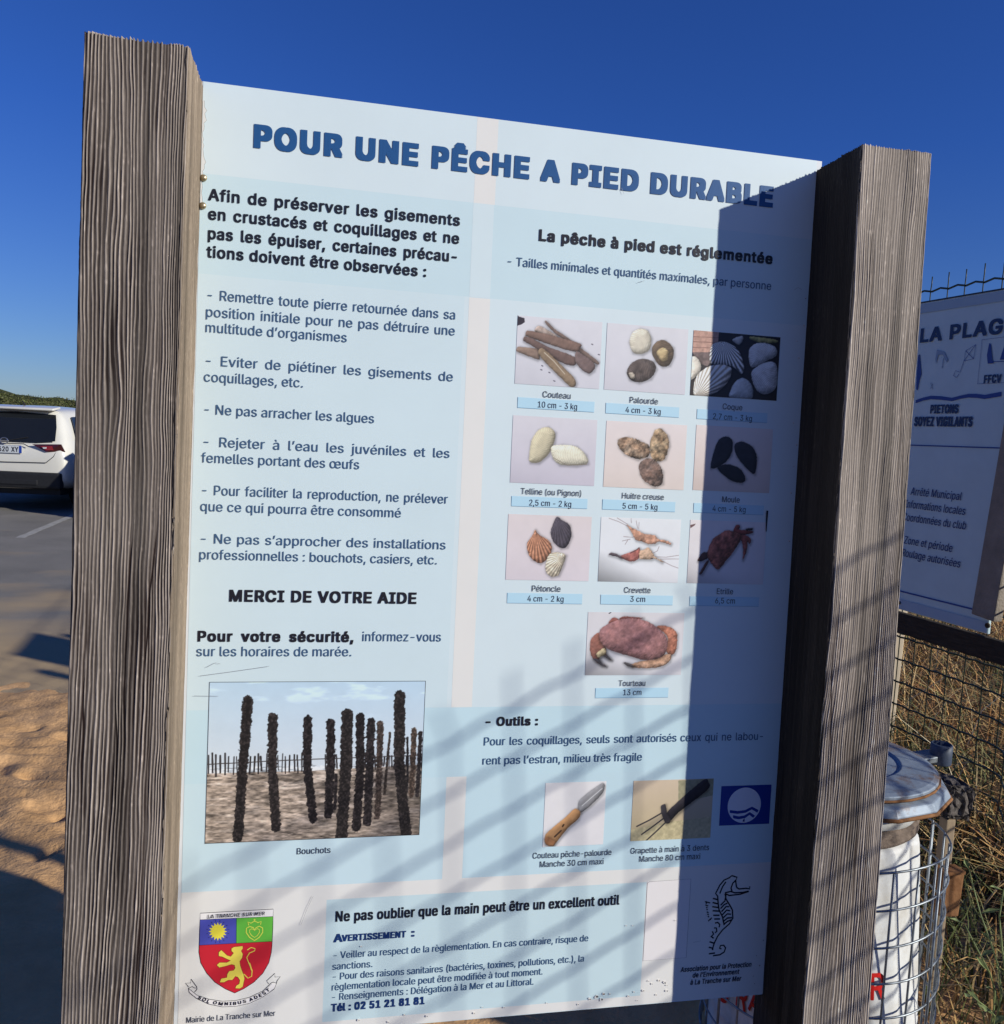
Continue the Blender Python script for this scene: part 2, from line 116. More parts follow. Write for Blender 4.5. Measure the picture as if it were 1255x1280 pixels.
LINES = [
('POUR UNE PÊCHE A PIED DURABLE',79.5,-91.4,909.4,32.6,'title','title',0),
('Afin de préserver les gisements',14.1,-183.3,403.5,17.6,'bold','intro',1),
('en crustacés et coquillages et ne',14.1,-213.4,403.5,17.6,'bold','intro',1),
('pas les épuiser, certaines précau-',14.1,-244.0,403.5,17.6,'bold','intro',1),
('tions doivent être observées :',14.1,-273.2,350.5,17.6,'bold','intro',0),
('- Remettre toute pierre retournée dans sa',14.4,-340.4,402.7,15.9,'reg','advice',1),
('position initiale pour ne pas détruire une',14.4,-367.4,402.7,15.9,'reg','advice',1),
('multitude d’organismes',14.4,-392.1,222.6,15.9,'reg','advice',0),
('- Eviter de piétiner les gisements de',14.4,-445.0,402.7,15.9,'reg','advice',1),
('coquillages, etc.',14.4,-471.2,154.6,15.9,'reg','advice',0),
('- Ne pas arracher les algues',14.4,-523.3,272.6,15.9,'reg','advice',0),
('- Rejeter à l’eau les juvéniles et les',14.4,-575.5,402.7,15.9,'reg','advice',1),
('femelles portant des œufs',14.4,-601.7,250.8,15.9,'reg','advice',0),
('- Pour faciliter la reproduction, ne prélever',14.4,-654.1,402.7,15.9,'reg','advice',1),
('que ce qui pourra être consommé',14.4,-680.6,323.8,15.9,'reg','advice',0),
('- Ne pas s’approcher des installations',14.4,-733.2,402.7,15.9,'reg','advice',1),
('professionnelles : bouchots, casiers, etc.',14.4,-759.5,389.1,15.9,'reg','advice',0),
('MERCI DE VOTRE AIDE',62.8,-827.7,308.0,18.2,'black','thanks',0),
('Pour votre sécurité,',14.9,-894.6,251.9,16.6,'black','safety',1),
('informez-vous',282.6,-893.5,133.4,16.2,'reg','safety2',0),
('sur les horaires de marée.',14.3,-919.6,249.9,16.2,'reg','safety2',0),
('Bouchots',185.5,-1260.9,55.8,10.8,'cap','caption',0),
('La pêche à pied est réglementée',556.8,-194.0,438.5,18.0,'black','rules',0),
('- Tailles minimales et quantités maximales, par personne',502.9,-241.4,493.3,14.8,'reg','rules2',0),
('Couteau',577.4,-461.9,50.2,10.5,'cap','species',0),
('10 cm - 3 kg',569.0,-480.0,71.3,10.5,'cap','species',0),
('Palourde',737.3,-461.8,52.9,10.5,'cap','species',0),
('4 cm - 3 kg',730.8,-479.7,65.8,10.5,'cap','species',0),
('Coque',916.0,-463.0,38.0,10.5,'cap','species',0),
('2,7 cm - 3 kg',897.8,-481.9,77.1,10.5,'cap','species',0),
('Telline (ou Pignon)',546.8,-632.3,109.9,10.5,'cap','species',0),
('2,5 cm - 2 kg',562.2,-651.9,76.4,10.5,'cap','species',0),
('Huitre creuse',732.6,-633.0,79.1,10.5,'cap','species',0),
('5 cm - 5 kg',734.6,-651.3,66.1,10.5,'cap','species',0),
('Moule',925.6,-632.4,34.4,10.5,'cap','species',0),
('4 cm - 5 kg',908.1,-649.9,65.3,10.5,'cap','species',0),
('Pétoncle',574.8,-803.3,51.8,10.5,'cap','species',0),
('4 cm - 2 kg',567.8,-821.3,65.6,10.5,'cap','species',0),
('Crevette',746.5,-803.2,49.6,10.5,'cap','species',0),
('3 cm',758.9,-819.4,28.1,10.5,'cap','species',0),
('Etrille',926.1,-802.8,32.0,10.5,'cap','species',0),
('6,5 cm',923.9,-820.2,39.4,10.5,'cap','species',0),
('Tourteau',746.0,-974.0,50.3,10.5,'cap','species',0),
('13 cm',754.7,-990.9,35.1,10.5,'cap','species',0),
('- Outils :',501.2,-1043.5,96.0,15.1,'black','tools',0),
('Pour les coquillages, seuls sont autorisés ceux qui ne labou-',501.4,-1078.9,537.7,14.8,'reg','tools2',1),
('rent pas l’estran, milieu très fragile',500.7,-1113.3,296.7,14.8,'reg','tools2',0),
('Couteau pêche-palourde',600.6,-1288.5,148.0,11.0,'cap','toolcap',0),
('Manche 30 cm maxi',614.4,-1305.2,120.2,11.0,'cap','toolcap',0),
('Grapette à main à 3 dents',786.5,-1288.2,154.8,11.0,'cap','toolcap',0),
('Manche 80 cm maxi',804.2,-1304.5,120.2,11.0,'cap','toolcap',0),
('Ne pas oublier que la main peut être un excellent outil',254.6,-1383.1,513.6,17.8,'bold','hand',0),
('A',253.6,-1419.5,13.1,13.7,'navy','warn',0),
('VERTISSEMENT',267.4,-1418.9,109.4,10.9,'navy','warn',0),
(':',386.6,-1418.4,5.9,13.1,'navy','warn',0),
('- Veiller au respect de la règlementation. En cas contraire, risque de',252.8,-1449.3,460.0,12.4,'reg','warning',0),
('sanctions.',252.8,-1469.2,67.8,12.4,'reg','warning',0),
('- Pour des raisons sanitaires (bactéries, toxines, pollutions, etc.), la',252.8,-1487.4,454.1,12.4,'reg','warning',0),
('règlementation locale peut être modifiée à tout moment.',252.8,-1506.2,376.5,12.4,'reg','warning',0),
('- Renseignements : Délégation à la Mer et au Littoral.',252.8,-1524.1,360.4,12.4,'reg','warning',0),
('Tél : 02 51 21 81 81',253.3,-1543.6,161.8,13.0,'navy','warn',0),
('Mairie de La Tranche sur Mer',13.7,-1543.2,144.2,9.8,'cap','town',0),
('Association pour la Protection',899.4,-1522.2,144.0,9.4,'assoc','assoc',0),
('de l’Environnement',924.1,-1534.9,94.4,9.4,'assoc','assoc',0),
('à La Tranche sur Mer',920.4,-1548.7,102.9,9.4,'assoc','assoc',0),]
LINES2 = [
('LA PLAGE',139.0,1870.8,377.8,43.6,'navy','x',0),
('PIETONS',214.0,1629.5,115.1,26.7,'navy','x',0),
('SOYEZ VIGILANTS',148.8,1587.0,240.3,29.5,'navy','x',0),
('Arrêté Municipal',160.7,1350.4,212.5,26.0,'nreg','x',0),
('Informations locales',137.7,1305.0,256.2,26.2,'nreg','x',0),
('Coordonnées du club',133.2,1259.2,269.2,26.3,'nreg','x',0),
('Zone et période',149.6,1180.0,207.7,26.2,'nreg','x',0),
('Roulage autorisées',143.7,1135.1,250.8,26.3,'nreg','x',0),
('FFCV',419.0,1721.9,61.8,23.6,'navy','x',0),]
PICS = [
('razor_shell_picture', (526, -441.5, 679, -324.5), ((212, 207, 212), (205, 200, 208), 0.05), [
('F',(60,50,60),0.05,[(524.5,-323.5),(527.8,-326.3),(538.2,-328.5),(538.8,-335.3),(533.2,-339.6),(525.4,-342.5)]),
('B',(150,118,98),6,0.12,None,[(527.3,-380.6),(532.7,-377.9),(564.6,-380.2),(568.5,-394.5),(563.9,-397.2),(528.3,-386.6)]),
('B',(128,100,86),3,0.12,None,[(574.2,-331.8),(578.1,-330.7),(591.6,-342.0),(619.8,-357.6),(645.1,-374.4),(674.9,-393.3),(671.0,-398.3),(640.5,-380.2),(615.2,-361.8),(596.9,-352.4),(581.8,-340.4)]),
('B',(170,145,130),4,0.3,None,[(558.8,-343.7),(562.6,-340.4),(570.7,-341.3),(598.7,-355.3),(595.7,-359.4),(559.9,-350.6)]),
('B',(132,98,82),6,0.12,None,[(541.7,-351.9),(546.3,-349.3),(569.6,-351.4),(605.2,-357.2),(639.7,-364.7),(641.7,-370.7),(635.6,-379.0),(616.0,-377.3),(580.1,-369.0),(544.5,-359.4),(541.1,-356.6)]),
('B',(118,88,78),6,0.12,None,[(537.5,-363.7),(541.3,-359.6),(555.8,-363.2),(580.3,-373.7),(616.3,-383.4),(632.9,-390.0),(634.2,-399.3),(628.7,-403.5),(610.7,-400.9),(574.5,-384.9),(543.4,-370.2),(538.5,-367.5)]),
('B',(125,98,92),6,0.12,None,[(632.4,-380.7),(637.2,-378.8),(655.7,-388.4),(669.5,-400.0),(666.7,-409.5),(658.8,-415.5),(645.4,-409.4),(633.2,-396.2)]),
('B',(150,120,88),7,0.12,None,[(565.5,-382.4),(569.3,-377.5),(575.8,-378.6),(594.2,-392.7),(614.5,-409.9),(631.5,-424.4),(636.0,-433.4),(633.9,-439.8),(625.8,-440.3),(608.9,-427.4),(585.2,-407.3),(568.4,-391.5)]),
('L',(210,190,160),1.2,[(576.1,-384.8),(594.5,-398.9),(614.9,-419.2)]),
('L',(70,60,80),1.6,[(572.4,-407.4),(574.7,-408.2)]),
('L',(70,60,80),1.6,[(585.8,-418.1),(588.1,-418.9)]),
('L',(70,60,80),1.6,[(595.4,-432.2),(597.7,-433.0)]),
('L',(70,60,80),1.6,[(660.9,-363.9),(663.3,-364.7)]),
('L',(70,60,80),1.6,[(674.2,-380.9),(676.5,-381.6)]),
('L',(70,60,80),1.6,[(571.1,-414.4),(573.4,-415.2)])]),
('clam_picture', (688, -441.5, 841, -324.5), ((212, 207, 212), (206, 200, 208), 0.04), [
('B',(212,198,172),13,0.1,(735.7,-368.7,1,0.1),[(730.5,-354.5),(736.1,-337.5),(749.0,-330.3),(762.4,-332.2),(770.8,-345.3),(769.7,-364.2),(756.0,-374.3),(738.2,-372.7)]),
('B',(112,88,66),12,0.25,(808.4,-388.7,1,0.16),[(773.3,-366.0),(781.4,-350.8),(796.9,-347.5),(813.3,-358.9),(815.1,-373.5),(808.4,-390.0),(795.2,-393.8),(781.1,-384.3)]),
('B',(196,160,104),12,0.35,(808.4,-388.7,1,0.2),[(782.5,-369.5),(793.2,-360.4),(803.8,-365.9),(803.4,-380.6),(792.3,-383.5)]),
('B',(92,76,70),13,0.3,(731.6,-412.7,1,0.14),[(729.1,-406.7),(737.0,-391.5),(756.5,-383.1),(776.8,-386.7),(783.3,-398.8),(774.1,-416.2),(752.3,-424.8),(734.3,-420.1)]),
('B',(176,160,140),5,0.3,None,[(732.4,-411.0),(740.2,-408.0),(744.3,-416.9),(737.3,-419.0)])]),
('cockle_picture', (851, -441.5, 1022, -325), ((48, 40, 44), (58, 48, 46), 0), [
('F',(196,140,118),0.2,[(848.4,-323.3),(899.9,-323.8),(899.1,-361.1),(850.2,-364.6)]),
('L',(150,100,85),1.5,[(851.4,-345.6),(899.6,-343.9)]),
('L',(150,100,85),1.2,[(850.0,-336.5),(899.0,-335.0)]),
('L',(150,100,85),1.2,[(851.2,-355.7),(898.6,-353.7)]),
('F',(120,95,90),0.3,[(850.2,-364.6),(899.1,-361.1),(881.4,-387.8),(868.2,-384.2)]),
('B',(232,216,194),12,0.12,None,[(845.1,-373.9),(850.6,-372.0),(859.5,-372.9),(868.2,-384.2),(867.5,-397.7),(857.0,-410.3),(847.4,-410.9)]),
('B',(190,186,180),6,0.12,None,[(926.8,-336.7),(944.2,-327.9),(947.9,-335.1),(940.4,-344.7)]),
('B',(170,158,80),5,0.3,None,[(960.6,-328.2),(1013.8,-330.2),(1010.9,-336.5),(976.1,-337.6)]),
('B',(205,196,186),16,0.1,(909.0,-339.5,2,0.5),[(884.7,-363.7),(888.6,-348.5),(904.3,-341.4),(924.0,-344.4),(941.2,-356.6),(952.8,-382.9),(948.7,-396.7),(929.9,-384.5),(903.8,-383.2),(887.4,-381.4)]),
('B',(224,206,186),16,0.1,(860.8,-444.4,2,0.32),[(856.9,-434.1),(861.6,-407.0),(881.5,-389.2),(903.8,-383.2),(926.7,-386.2),(927.8,-402.6),(916.0,-421.4),(892.7,-437.9),(863.9,-442.7)]),
('B',(214,210,206),16,0.12,(965.9,-382.0,1,0.08),[(960.8,-355.2),(971.4,-340.9),(992.7,-337.8),(1013.1,-343.9),(1015.8,-358.9),(998.1,-369.2),(982.2,-379.4),(965.9,-382.0)]),
('B',(210,206,204),20,0.12,(1018.8,-427.1,1,0.08),[(968.3,-393.9),(982.2,-379.4),(1004.9,-370.2),(1018.8,-378.4),(1021.1,-411.7),(1008.8,-427.7),(990.7,-430.3),(976.6,-419.1)]),
('B',(190,192,192),16,0.1,None,[(929.5,-428.1),(938.2,-411.0),(954.2,-403.9),(969.8,-415.0),(974.1,-429.8),(968.3,-442.3),(930.4,-441.6)])]),
('bean_clam_picture', (526, -613, 679, -496), ((212, 204, 210), (198, 187, 201), 0.06), [
('B',(206,190,150),14,0.06,(595.9,-516.3,1,0.06),[(558.0,-567.7),(560.8,-538.8),(572.6,-519.6),(589.3,-513.4),(602.6,-522.2),(601.4,-540.8),(591.8,-562.0),(575.4,-576.0),(560.5,-575.8)]),
('B',(228,216,184),14,0.06,(600.3,-561.6,1,0.06),[(597.5,-547.2),(616.6,-543.0),(642.6,-545.0),(660.7,-558.7),(665.0,-573.1),(644.4,-578.2),(614.0,-577.5),(600.5,-565.7)]),
('L',(120,100,80),0.8,[(601.9,-566.5),(627.0,-578.2),(663.8,-575.2)])]),
('oyster_picture', (696, -613.5, 849, -496), ((226, 208, 204), (222, 200, 188), 0.03), [
('B',(160,124,94),9,0.75,None,[(719.6,-528.5),(738.0,-523.4),(760.5,-528.6),(779.0,-538.2),(777.8,-555.2),(758.0,-561.6),(733.0,-553.1),(721.2,-541.1)]),
('B',(164,130,92),9,0.7,None,[(780.6,-527.5),(788.5,-508.1),(799.6,-505.4),(813.0,-517.4),(816.3,-534.2),(809.5,-557.9),(794.1,-564.2),(782.1,-552.9)]),
('B',(122,92,78),10,0.65,None,[(761.7,-570.8),(775.8,-559.5),(794.1,-565.0),(806.4,-581.5),(807.7,-602.8),(792.3,-609.8),(773.7,-600.0),(764.0,-587.6)])]),
('mussel_picture', (867, -612.5, 1019, -494), ((226, 206, 200), (214, 188, 176), 0.05), [
('B',(44,42,54),9,0.15,None,[(899.8,-570.9),(904.6,-538.4),(912.7,-518.6),(928.5,-512.2),(939.9,-521.5),(937.7,-545.4),(922.5,-563.4)]),
('B',(46,44,56),9,0.15,None,[(943.6,-527.8),(957.2,-519.8),(978.9,-528.2),(989.7,-547.3),(987.0,-577.9),(969.8,-567.8),(949.6,-547.0)]),
('B',(40,38,48),8,0.15,None,[(912.3,-570.4),(934.2,-562.9),(958.2,-570.5),(969.7,-587.4),(962.2,-595.6),(938.4,-590.9)])]),
('scallop_picture', (526, -783.5, 678, -668), ((220, 202, 200), (216, 200, 206), 0.04), [
('B',(186,116,80),12,0.25,(575.5,-694.2,2,0.25),[(562.2,-718.1),(571.5,-702.8),(575.5,-694.2),(582.5,-702.5),(600.7,-712.7),(607.1,-725.5),(602.2,-742.8),(587.3,-753.1),(571.5,-745.7),(563.4,-733.0)]),
('B',(82,72,84),12,0.15,(614.0,-670.2,2,0.15),[(603.5,-697.6),(609.9,-675.9),(614.0,-670.2),(623.2,-675.5),(637.0,-683.7),(641.5,-702.9),(634.5,-722.6),(623.5,-725.0),(609.6,-714.6)]),
('B',(206,186,156),11,0.25,(632.2,-736.9,2,0.2),[(597.2,-758.0),(602.0,-738.5),(617.2,-733.0),(633.1,-737.8),(629.5,-755.2),(621.6,-773.5),(608.4,-776.4),(599.1,-768.8)])]),
('shrimp_picture', (695.5, -783.5, 848, -667.5), ((222, 222, 224), (222, 220, 224), 0.5), [
('L',(150,120,120),0.9,[(710.1,-669.5),(728.3,-674.9),(746.8,-682.9)]),
('L',(150,120,120),0.9,[(725.2,-668.4),(745.2,-678.9)]),
('L',(150,120,120),0.9,[(751.6,-668.8),(752.7,-676.7)]),
('L',(150,120,120),0.9,[(767.3,-674.9),(767.3,-686.9)]),
('L',(150,120,120),0.9,[(761.5,-672.5),(765.1,-685.6)]),
('L',(150,120,120),0.9,[(739.5,-701.6),(757.7,-702.4)]),
('L',(150,120,120),0.9,[(737.2,-709.6),(752.3,-705.9)]),
('L',(150,120,120),0.9,[(743.1,-715.5),(748.2,-706.7)]),
('L',(150,120,120),0.9,[(797.2,-730.0),(805.4,-725.8),(808.0,-717.7)]),
('L',(150,120,120),0.9,[(801.8,-736.6),(823.1,-736.8),(847.1,-732.8)]),
('L',(150,120,120),0.9,[(816.4,-744.3),(833.9,-752.0),(847.8,-756.4)]),
('L',(150,120,120),0.9,[(811.9,-740.4),(847.5,-739.6)]),
('B',(208,140,106),6,0.4,None,[(744.6,-680.3),(753.9,-685.3),(762.5,-688.4),(776.8,-694.6),(789.5,-696.2),(798.1,-697.3),(806.9,-704.4),(819.8,-706.0),(830.8,-711.1),(829.5,-713.8),(817.2,-710.8),(807.2,-709.0),(799.0,-713.3),(786.3,-713.6),(776.3,-709.9),(763.5,-706.9),(757.5,-699.1),(751.4,-690.0)]),
('B',(186,96,84),6,0.35,None,[(733.2,-737.6),(750.9,-730.5),(764.5,-724.2),(770.7,-721.4),(772.4,-728.0),(772.2,-736.0),(768.4,-742.1),(756.0,-746.4),(740.4,-742.1)]),
('B',(206,160,124),6,0.4,None,[(770.8,-736.0),(772.4,-726.7),(778.5,-723.8),(788.2,-720.9),(797.2,-730.0),(801.8,-736.6),(816.4,-744.3),(815.1,-746.4),(800.6,-739.3),(793.6,-741.5),(773.9,-741.3)]),
('B',(94,76,84),4,0.2,None,[(713.7,-734.8),(717.7,-731.4),(727.4,-733.1),(737.4,-737.5),(736.2,-741.1),(727.7,-738.4)]),
('L',(70,50,55),1.2,[(769.9,-720.7),(764.6,-725.5),(753.7,-731.1)]),
('L',(70,50,55),1.6,[(793.5,-739.8),(797.1,-740.1)])]),
('swimming_crab_picture', (866, -783.5, 1018, -667), ((224, 212, 212), (214, 206, 210), 0.25), [
('F',(120,80,80),0.05,[(865.9,-676.7),(876.7,-673.8),(874.9,-677.1),(867.0,-682.5)]),
('B',(104,54,46),3,0.2,None,[(890.0,-764.6),(902.4,-742.2),(906.7,-744.1),(894.2,-765.8)]),
('B',(96,56,52),6,0.3,None,[(884.5,-742.7),(889.3,-732.2),(895.9,-726.2),(907.0,-726.6),(906.1,-734.4),(896.8,-741.1)]),
('B',(166,66,56),5,0.25,None,[(951.8,-687.0),(956.6,-674.5),(962.2,-673.7),(964.6,-677.5),(964.2,-682.1),(988.3,-684.0),(989.2,-687.9),(966.3,-692.4)]),
('B',(60,40,46),3,0.2,None,[(976.7,-680.4),(989.3,-678.7),(988.9,-682.4),(979.7,-683.2)]),
('B',(172,76,62),6,0.3,None,[(963.4,-692.5),(980.4,-693.3),(988.7,-700.9),(985.7,-708.9),(981.9,-705.1),(980.9,-722.1),(974.2,-738.0),(973.9,-722.3),(970.7,-706.7)]),
('B',(176,84,64),14,0.5,None,[(903.0,-729.3),(911.0,-703.1),(924.2,-692.4),(937.7,-684.4),(951.8,-685.7),(967.7,-692.4),(965.7,-705.5),(954.3,-724.1),(941.3,-740.0),(925.7,-757.3),(910.9,-744.6)])]),
('edible_crab_picture', (680.5, -954, 865, -839), ((212, 204, 206), (216, 210, 214), 0.4), [
('B',(150,78,66),5,0.3,None,[(720.1,-859.2),(722.3,-853.5),(729.6,-848.5),(740.0,-853.3),(738.6,-858.2)]),
('B',(140,70,62),4,0.3,None,[(739.9,-851.7),(748.1,-846.4),(770.4,-847.8),(785.0,-848.8),(775.7,-851.3),(760.5,-853.1)]),
('B',(150,86,70),9,0.3,None,[(686.7,-895.9),(689.6,-886.2),(702.5,-876.4),(710.2,-894.2),(717.5,-904.0),(719.9,-917.0),(728.9,-926.0),(725.5,-926.0),(711.5,-917.8),(705.9,-923.6),(710.6,-931.7),(719.3,-937.4),(712.5,-936.6),(698.6,-928.4),(689.5,-915.4)]),
('B',(206,178,124),7,0.3,None,[(699.5,-915.4),(714.1,-904.0),(718.1,-915.4),(709.9,-919.5),(704.1,-921.9)]),
('B',(80,74,80),4,0.2,None,[(695.0,-924.4),(706.0,-925.2),(710.6,-931.7),(719.3,-937.8),(710.8,-936.3)]),
('B',(84,76,80),3,0.2,None,[(714.0,-917.8),(721.7,-918.7),(729.2,-926.3),(723.7,-924.9)]),
('B',(190,106,76),9,0.4,None,[(812.7,-865.0),(822.9,-862.4),(838.8,-865.6),(852.6,-877.1),(853.2,-902.0),(848.8,-915.2),(836.6,-915.3),(832.3,-902.0),(836.0,-892.1),(830.9,-878.9)]),
('B',(196,140,104),8,0.4,None,[(778.6,-930.1),(788.8,-927.7),(812.8,-925.2),(828.0,-916.9),(843.6,-916.1),(840.9,-928.5),(827.5,-937.6),(803.4,-941.4),(772.3,-940.0),(761.8,-936.7)]),
('B',(90,82,84),3,0.2,None,[(752.1,-930.9),(761.5,-931.8),(772.1,-936.7),(768.8,-939.3),(758.4,-936.7)]),
('B',(166,104,102),16,0.3,None,[(703.6,-881.2),(705.5,-869.9),(720.1,-860.0),(740.0,-852.5),(767.1,-849.8),(791.4,-854.5),(812.8,-865.8),(831.1,-882.2),(835.6,-898.7),(829.7,-916.9),(812.8,-925.2),(788.7,-926.0),(764.3,-919.4),(736.6,-912.1),(717.5,-904.0),(706.7,-892.6)]),
('L',(60,50,60),1.6,[(719.9,-841.3),(723.2,-839.2)])]),
('digging_knife_picture', (617.5, -1268, 732, -1150), ((226, 218, 216), (222, 214, 214), 0.02), [
('B',(140,136,138),7,0.1,None,[(680.4,-1199.4),(682.1,-1184.6),(701.5,-1167.8),(723.7,-1153.6),(729.1,-1158.7),(724.8,-1173.5),(703.0,-1195.2),(685.8,-1207.1)]),
('L',(210,208,208),1.2,[(687.7,-1194.7),(707.1,-1177.9),(724.2,-1163.5)]),
('B',(206,138,76),9,0.08,None,[(621.2,-1251.6),(624.7,-1241.9),(658.4,-1213.5),(670.4,-1201.5),(677.8,-1199.3),(685.8,-1207.1),(681.4,-1219.3),(664.5,-1233.6),(643.2,-1260.0),(636.0,-1267.1),(623.2,-1261.6)]),
('B',(170,104,58),4,0.1,None,[(620.3,-1252.6),(626.1,-1249.9),(640.6,-1258.4),(637.0,-1267.2),(623.8,-1263.6)]),
('L',(90,60,40),3,[(639.2,-1249.9),(650.7,-1239.0)]),
('L',(70,45,30),3,[(653.3,-1231.1),(655.1,-1228.2)])]),
('hand_rake_picture', (784.5, -1264.5, 943, -1151), ((214, 184, 150), (196, 170, 120), 0.06), [
('F',(160,150,110),0.12,[(872.1,-1152.9),(944.4,-1150.9),(943.7,-1183.2),(874.8,-1196.2)]),
('F',(196,176,124),0.15,[(782.9,-1243.4),(855.7,-1231.1),(940.9,-1224.2),(942.6,-1266.5),(783.6,-1264.7)]),
('B',(52,46,54),8,0.15,None,[(852.4,-1219.8),(859.5,-1205.8),(920.3,-1154.3),(932.3,-1157.2),(931.2,-1172.5),(875.9,-1214.1),(861.9,-1228.3)]),
('B',(60,54,60),4,0.1,None,[(840.7,-1201.1),(849.4,-1197.4),(853.5,-1213.3),(861.9,-1229.4),(853.2,-1234.1),(844.4,-1219.5)]),
('L',(58,52,58),2.6,[(795.5,-1236.9),(818.5,-1226.6),(843.0,-1213.4)]),
('L',(58,52,58),2.6,[(805.9,-1252.5),(824.5,-1240.1),(848.8,-1222.7)]),
('L',(58,52,58),2.6,[(815.5,-1264.6),(831.5,-1250.5),(853.5,-1230.0)])]),
('mussel_stakes_picture', (35.5, -1235.5, 393, -963), ((178, 208, 230), (228, 218, 214), 0), [
('F',(158,134,114),0.0,[(29.5,-1116.9),(207.3,-1116.1),(398.5,-1110.3),(404.6,-1257.3),(28.7,-1240.3)]),
('M',),
('L',(52,44,44),2.191928266476927,[(37.1,-1086.0),(37.6,-1116.6)]),
('L',(52,44,44),2.939950531354336,[(42.8,-1082.4),(44.5,-1115.3)]),
('L',(52,44,44),2.938338322039022,[(48.5,-1085.7),(49.6,-1121.7)]),
('L',(52,44,44),2.988872491429275,[(55.7,-1087.0),(56.4,-1115.7)]),
('L',(52,44,44),2.813168394058908,[(63.4,-1083.2),(64.1,-1119.2)]),
('L',(52,44,44),2.3563985418647473,[(69.2,-1088.9),(69.2,-1114.7)]),
('L',(52,44,44),2.2319414464011906,[(77.8,-1089.5),(77.7,-1119.3)]),
('L',(52,44,44),1.7559268955694036,[(81.7,-1089.3),(83.8,-1120.8)]),
('L',(52,44,44),2.6026372653868863,[(87.0,-1086.4),(88.6,-1120.9)]),
('L',(52,44,44),2.536118571848582,[(94.3,-1085.9),(94.9,-1116.8)]),
('L',(52,44,44),2.9702409062348094,[(104.3,-1090.2),(103.5,-1118.7)]),
('L',(52,44,44),3.1434127156944984,[(111.3,-1089.9),(110.7,-1115.0)]),
('L',(52,44,44),2.930572688437367,[(116.8,-1085.5),(117.6,-1118.7)]),
('L',(52,44,44),3.18368962387453,[(120.6,-1090.0),(122.7,-1114.1)]),
('L',(52,44,44),2.0702259949104995,[(130.8,-1085.4),(130.8,-1116.4)]),
('L',(52,44,44),1.671904389593658,[(139.1,-1088.8),(139.2,-1113.7)]),
('L',(52,44,44),2.408672597836871,[(145.7,-1091.5),(144.9,-1119.5)]),
('L',(52,44,44),1.6502044194805086,[(148.4,-1088.9),(150.2,-1113.8)]),
('L',(52,44,44),1.6678973195539268,[(156.5,-1086.0),(156.2,-1117.4)]),
('L',(52,44,44),2.2044627830594923,[(160.8,-1091.3),(161.8,-1119.8)]),
('L',(52,44,44),2.494817699224625,[(167.8,-1089.3),(168.3,-1117.5)]),
('L',(52,44,44),2.7524980034306212,[(175.4,-1088.3),(177.2,-1116.4)]),
('L',(52,44,44),2.47748874829898,[(180.1,-1089.1),(182.7,-1119.6)]),
('L',(52,44,44),2.585276706090011,[(188.1,-1085.7),(188.7,-1116.7)]),
('L',(52,44,44),2.686850236860974,[(191.4,-1089.0),(192.8,-1117.0)]),
('L',(52,44,44),1.6969228858332759,[(200.1,-1086.0),(200.6,-1117.7)]),
('L',(52,44,44),2.1002730579150573,[(226.9,-1089.1),(228.2,-1114.3)]),
('L',(52,44,44),2.835637459910594,[(232.9,-1089.3),(235.4,-1114.0)]),
('L',(52,44,44),1.9560605484691056,[(242.5,-1089.0),(242.5,-1117.0)]),
('L',(52,44,44),2.71690625067976,[(245.3,-1090.0),(247.5,-1113.0)]),
('L',(52,44,44),2.3014891720982193,[(253.7,-1093.0),(253.2,-1114.0)]),
('L',(52,44,44),3.015837235074062,[(257.0,-1091.8),(258.0,-1113.9)]),
('L',(52,44,44),1.9052860893623935,[(263.4,-1091.1),(263.1,-1112.3)]),
('L',(52,44,44),2.891562269067126,[(271.3,-1089.5),(271.7,-1112.6)]),
('L',(52,44,44),2.0671086253928856,[(280.2,-1088.6),(280.1,-1113.7)]),
('L',(52,44,44),2.271633894066003,[(284.4,-1090.7),(285.5,-1113.6)]),
('L',(52,44,44),3.109228537470574,[(295.0,-1088.0),(294.6,-1112.1)]),
('L',(52,44,44),3.0838035430581416,[(302.4,-1095.0),(304.1,-1113.9)]),
('L',(52,44,44),2.4304239626332054,[(310.7,-1093.1),(312.4,-1116.7)]),
('L',(52,44,44),2.541884350430538,[(316.4,-1089.0),(318.1,-1112.3)]),
('L',(52,44,44),2.709928971675608,[(327.4,-1095.2),(326.6,-1110.8)]),
('L',(52,44,44),1.6210311946993807,[(335.8,-1093.1),(335.8,-1116.8)]),
('L',(52,44,44),2.43994261666532,[(339.6,-1093.8),(340.6,-1112.4)]),
('L',(52,44,44),2.00395975079525,[(350.4,-1091.7),(350.0,-1114.5)]),
('L',(52,44,44),1.915733875301135,[(355.9,-1091.9),(356.8,-1115.7)]),
('L',(52,44,44),3.0748264180378113,[(365.7,-1095.3),(365.3,-1111.1)]),
('L',(52,44,44),2.9800873088869757,[(371.7,-1094.3),(373.9,-1109.8)]),
('L',(52,44,44),2.276774407040749,[(378.7,-1093.7),(379.6,-1111.6)]),
('L',(52,44,44),1.8029812579892261,[(385.9,-1090.5),(388.0,-1109.5)]),
('L',(52,44,44),1.7378048123765533,[(391.8,-1096.4),(392.7,-1116.5)]),
('L',(70,60,58),1.6,[(35.6,-1101.1),(164.5,-1097.4),(396.0,-1093.9)]),
('P',(70,56,48),4.6,[(335.1,-1053.5),(332.1,-1109.5),(329.7,-1161.2)]),
('P',(44,38,38),4,[(365.4,-1063.0),(368.2,-1110.4),(368.3,-1155.6)]),
('P',(86,66,54),9.5,[(376.8,-1048.9),(377.1,-1110.6),(376.2,-1165.0)]),
('P',(50,42,42),7.5,[(388.1,-1054.5),(387.8,-1110.9),(386.5,-1165.3)]),
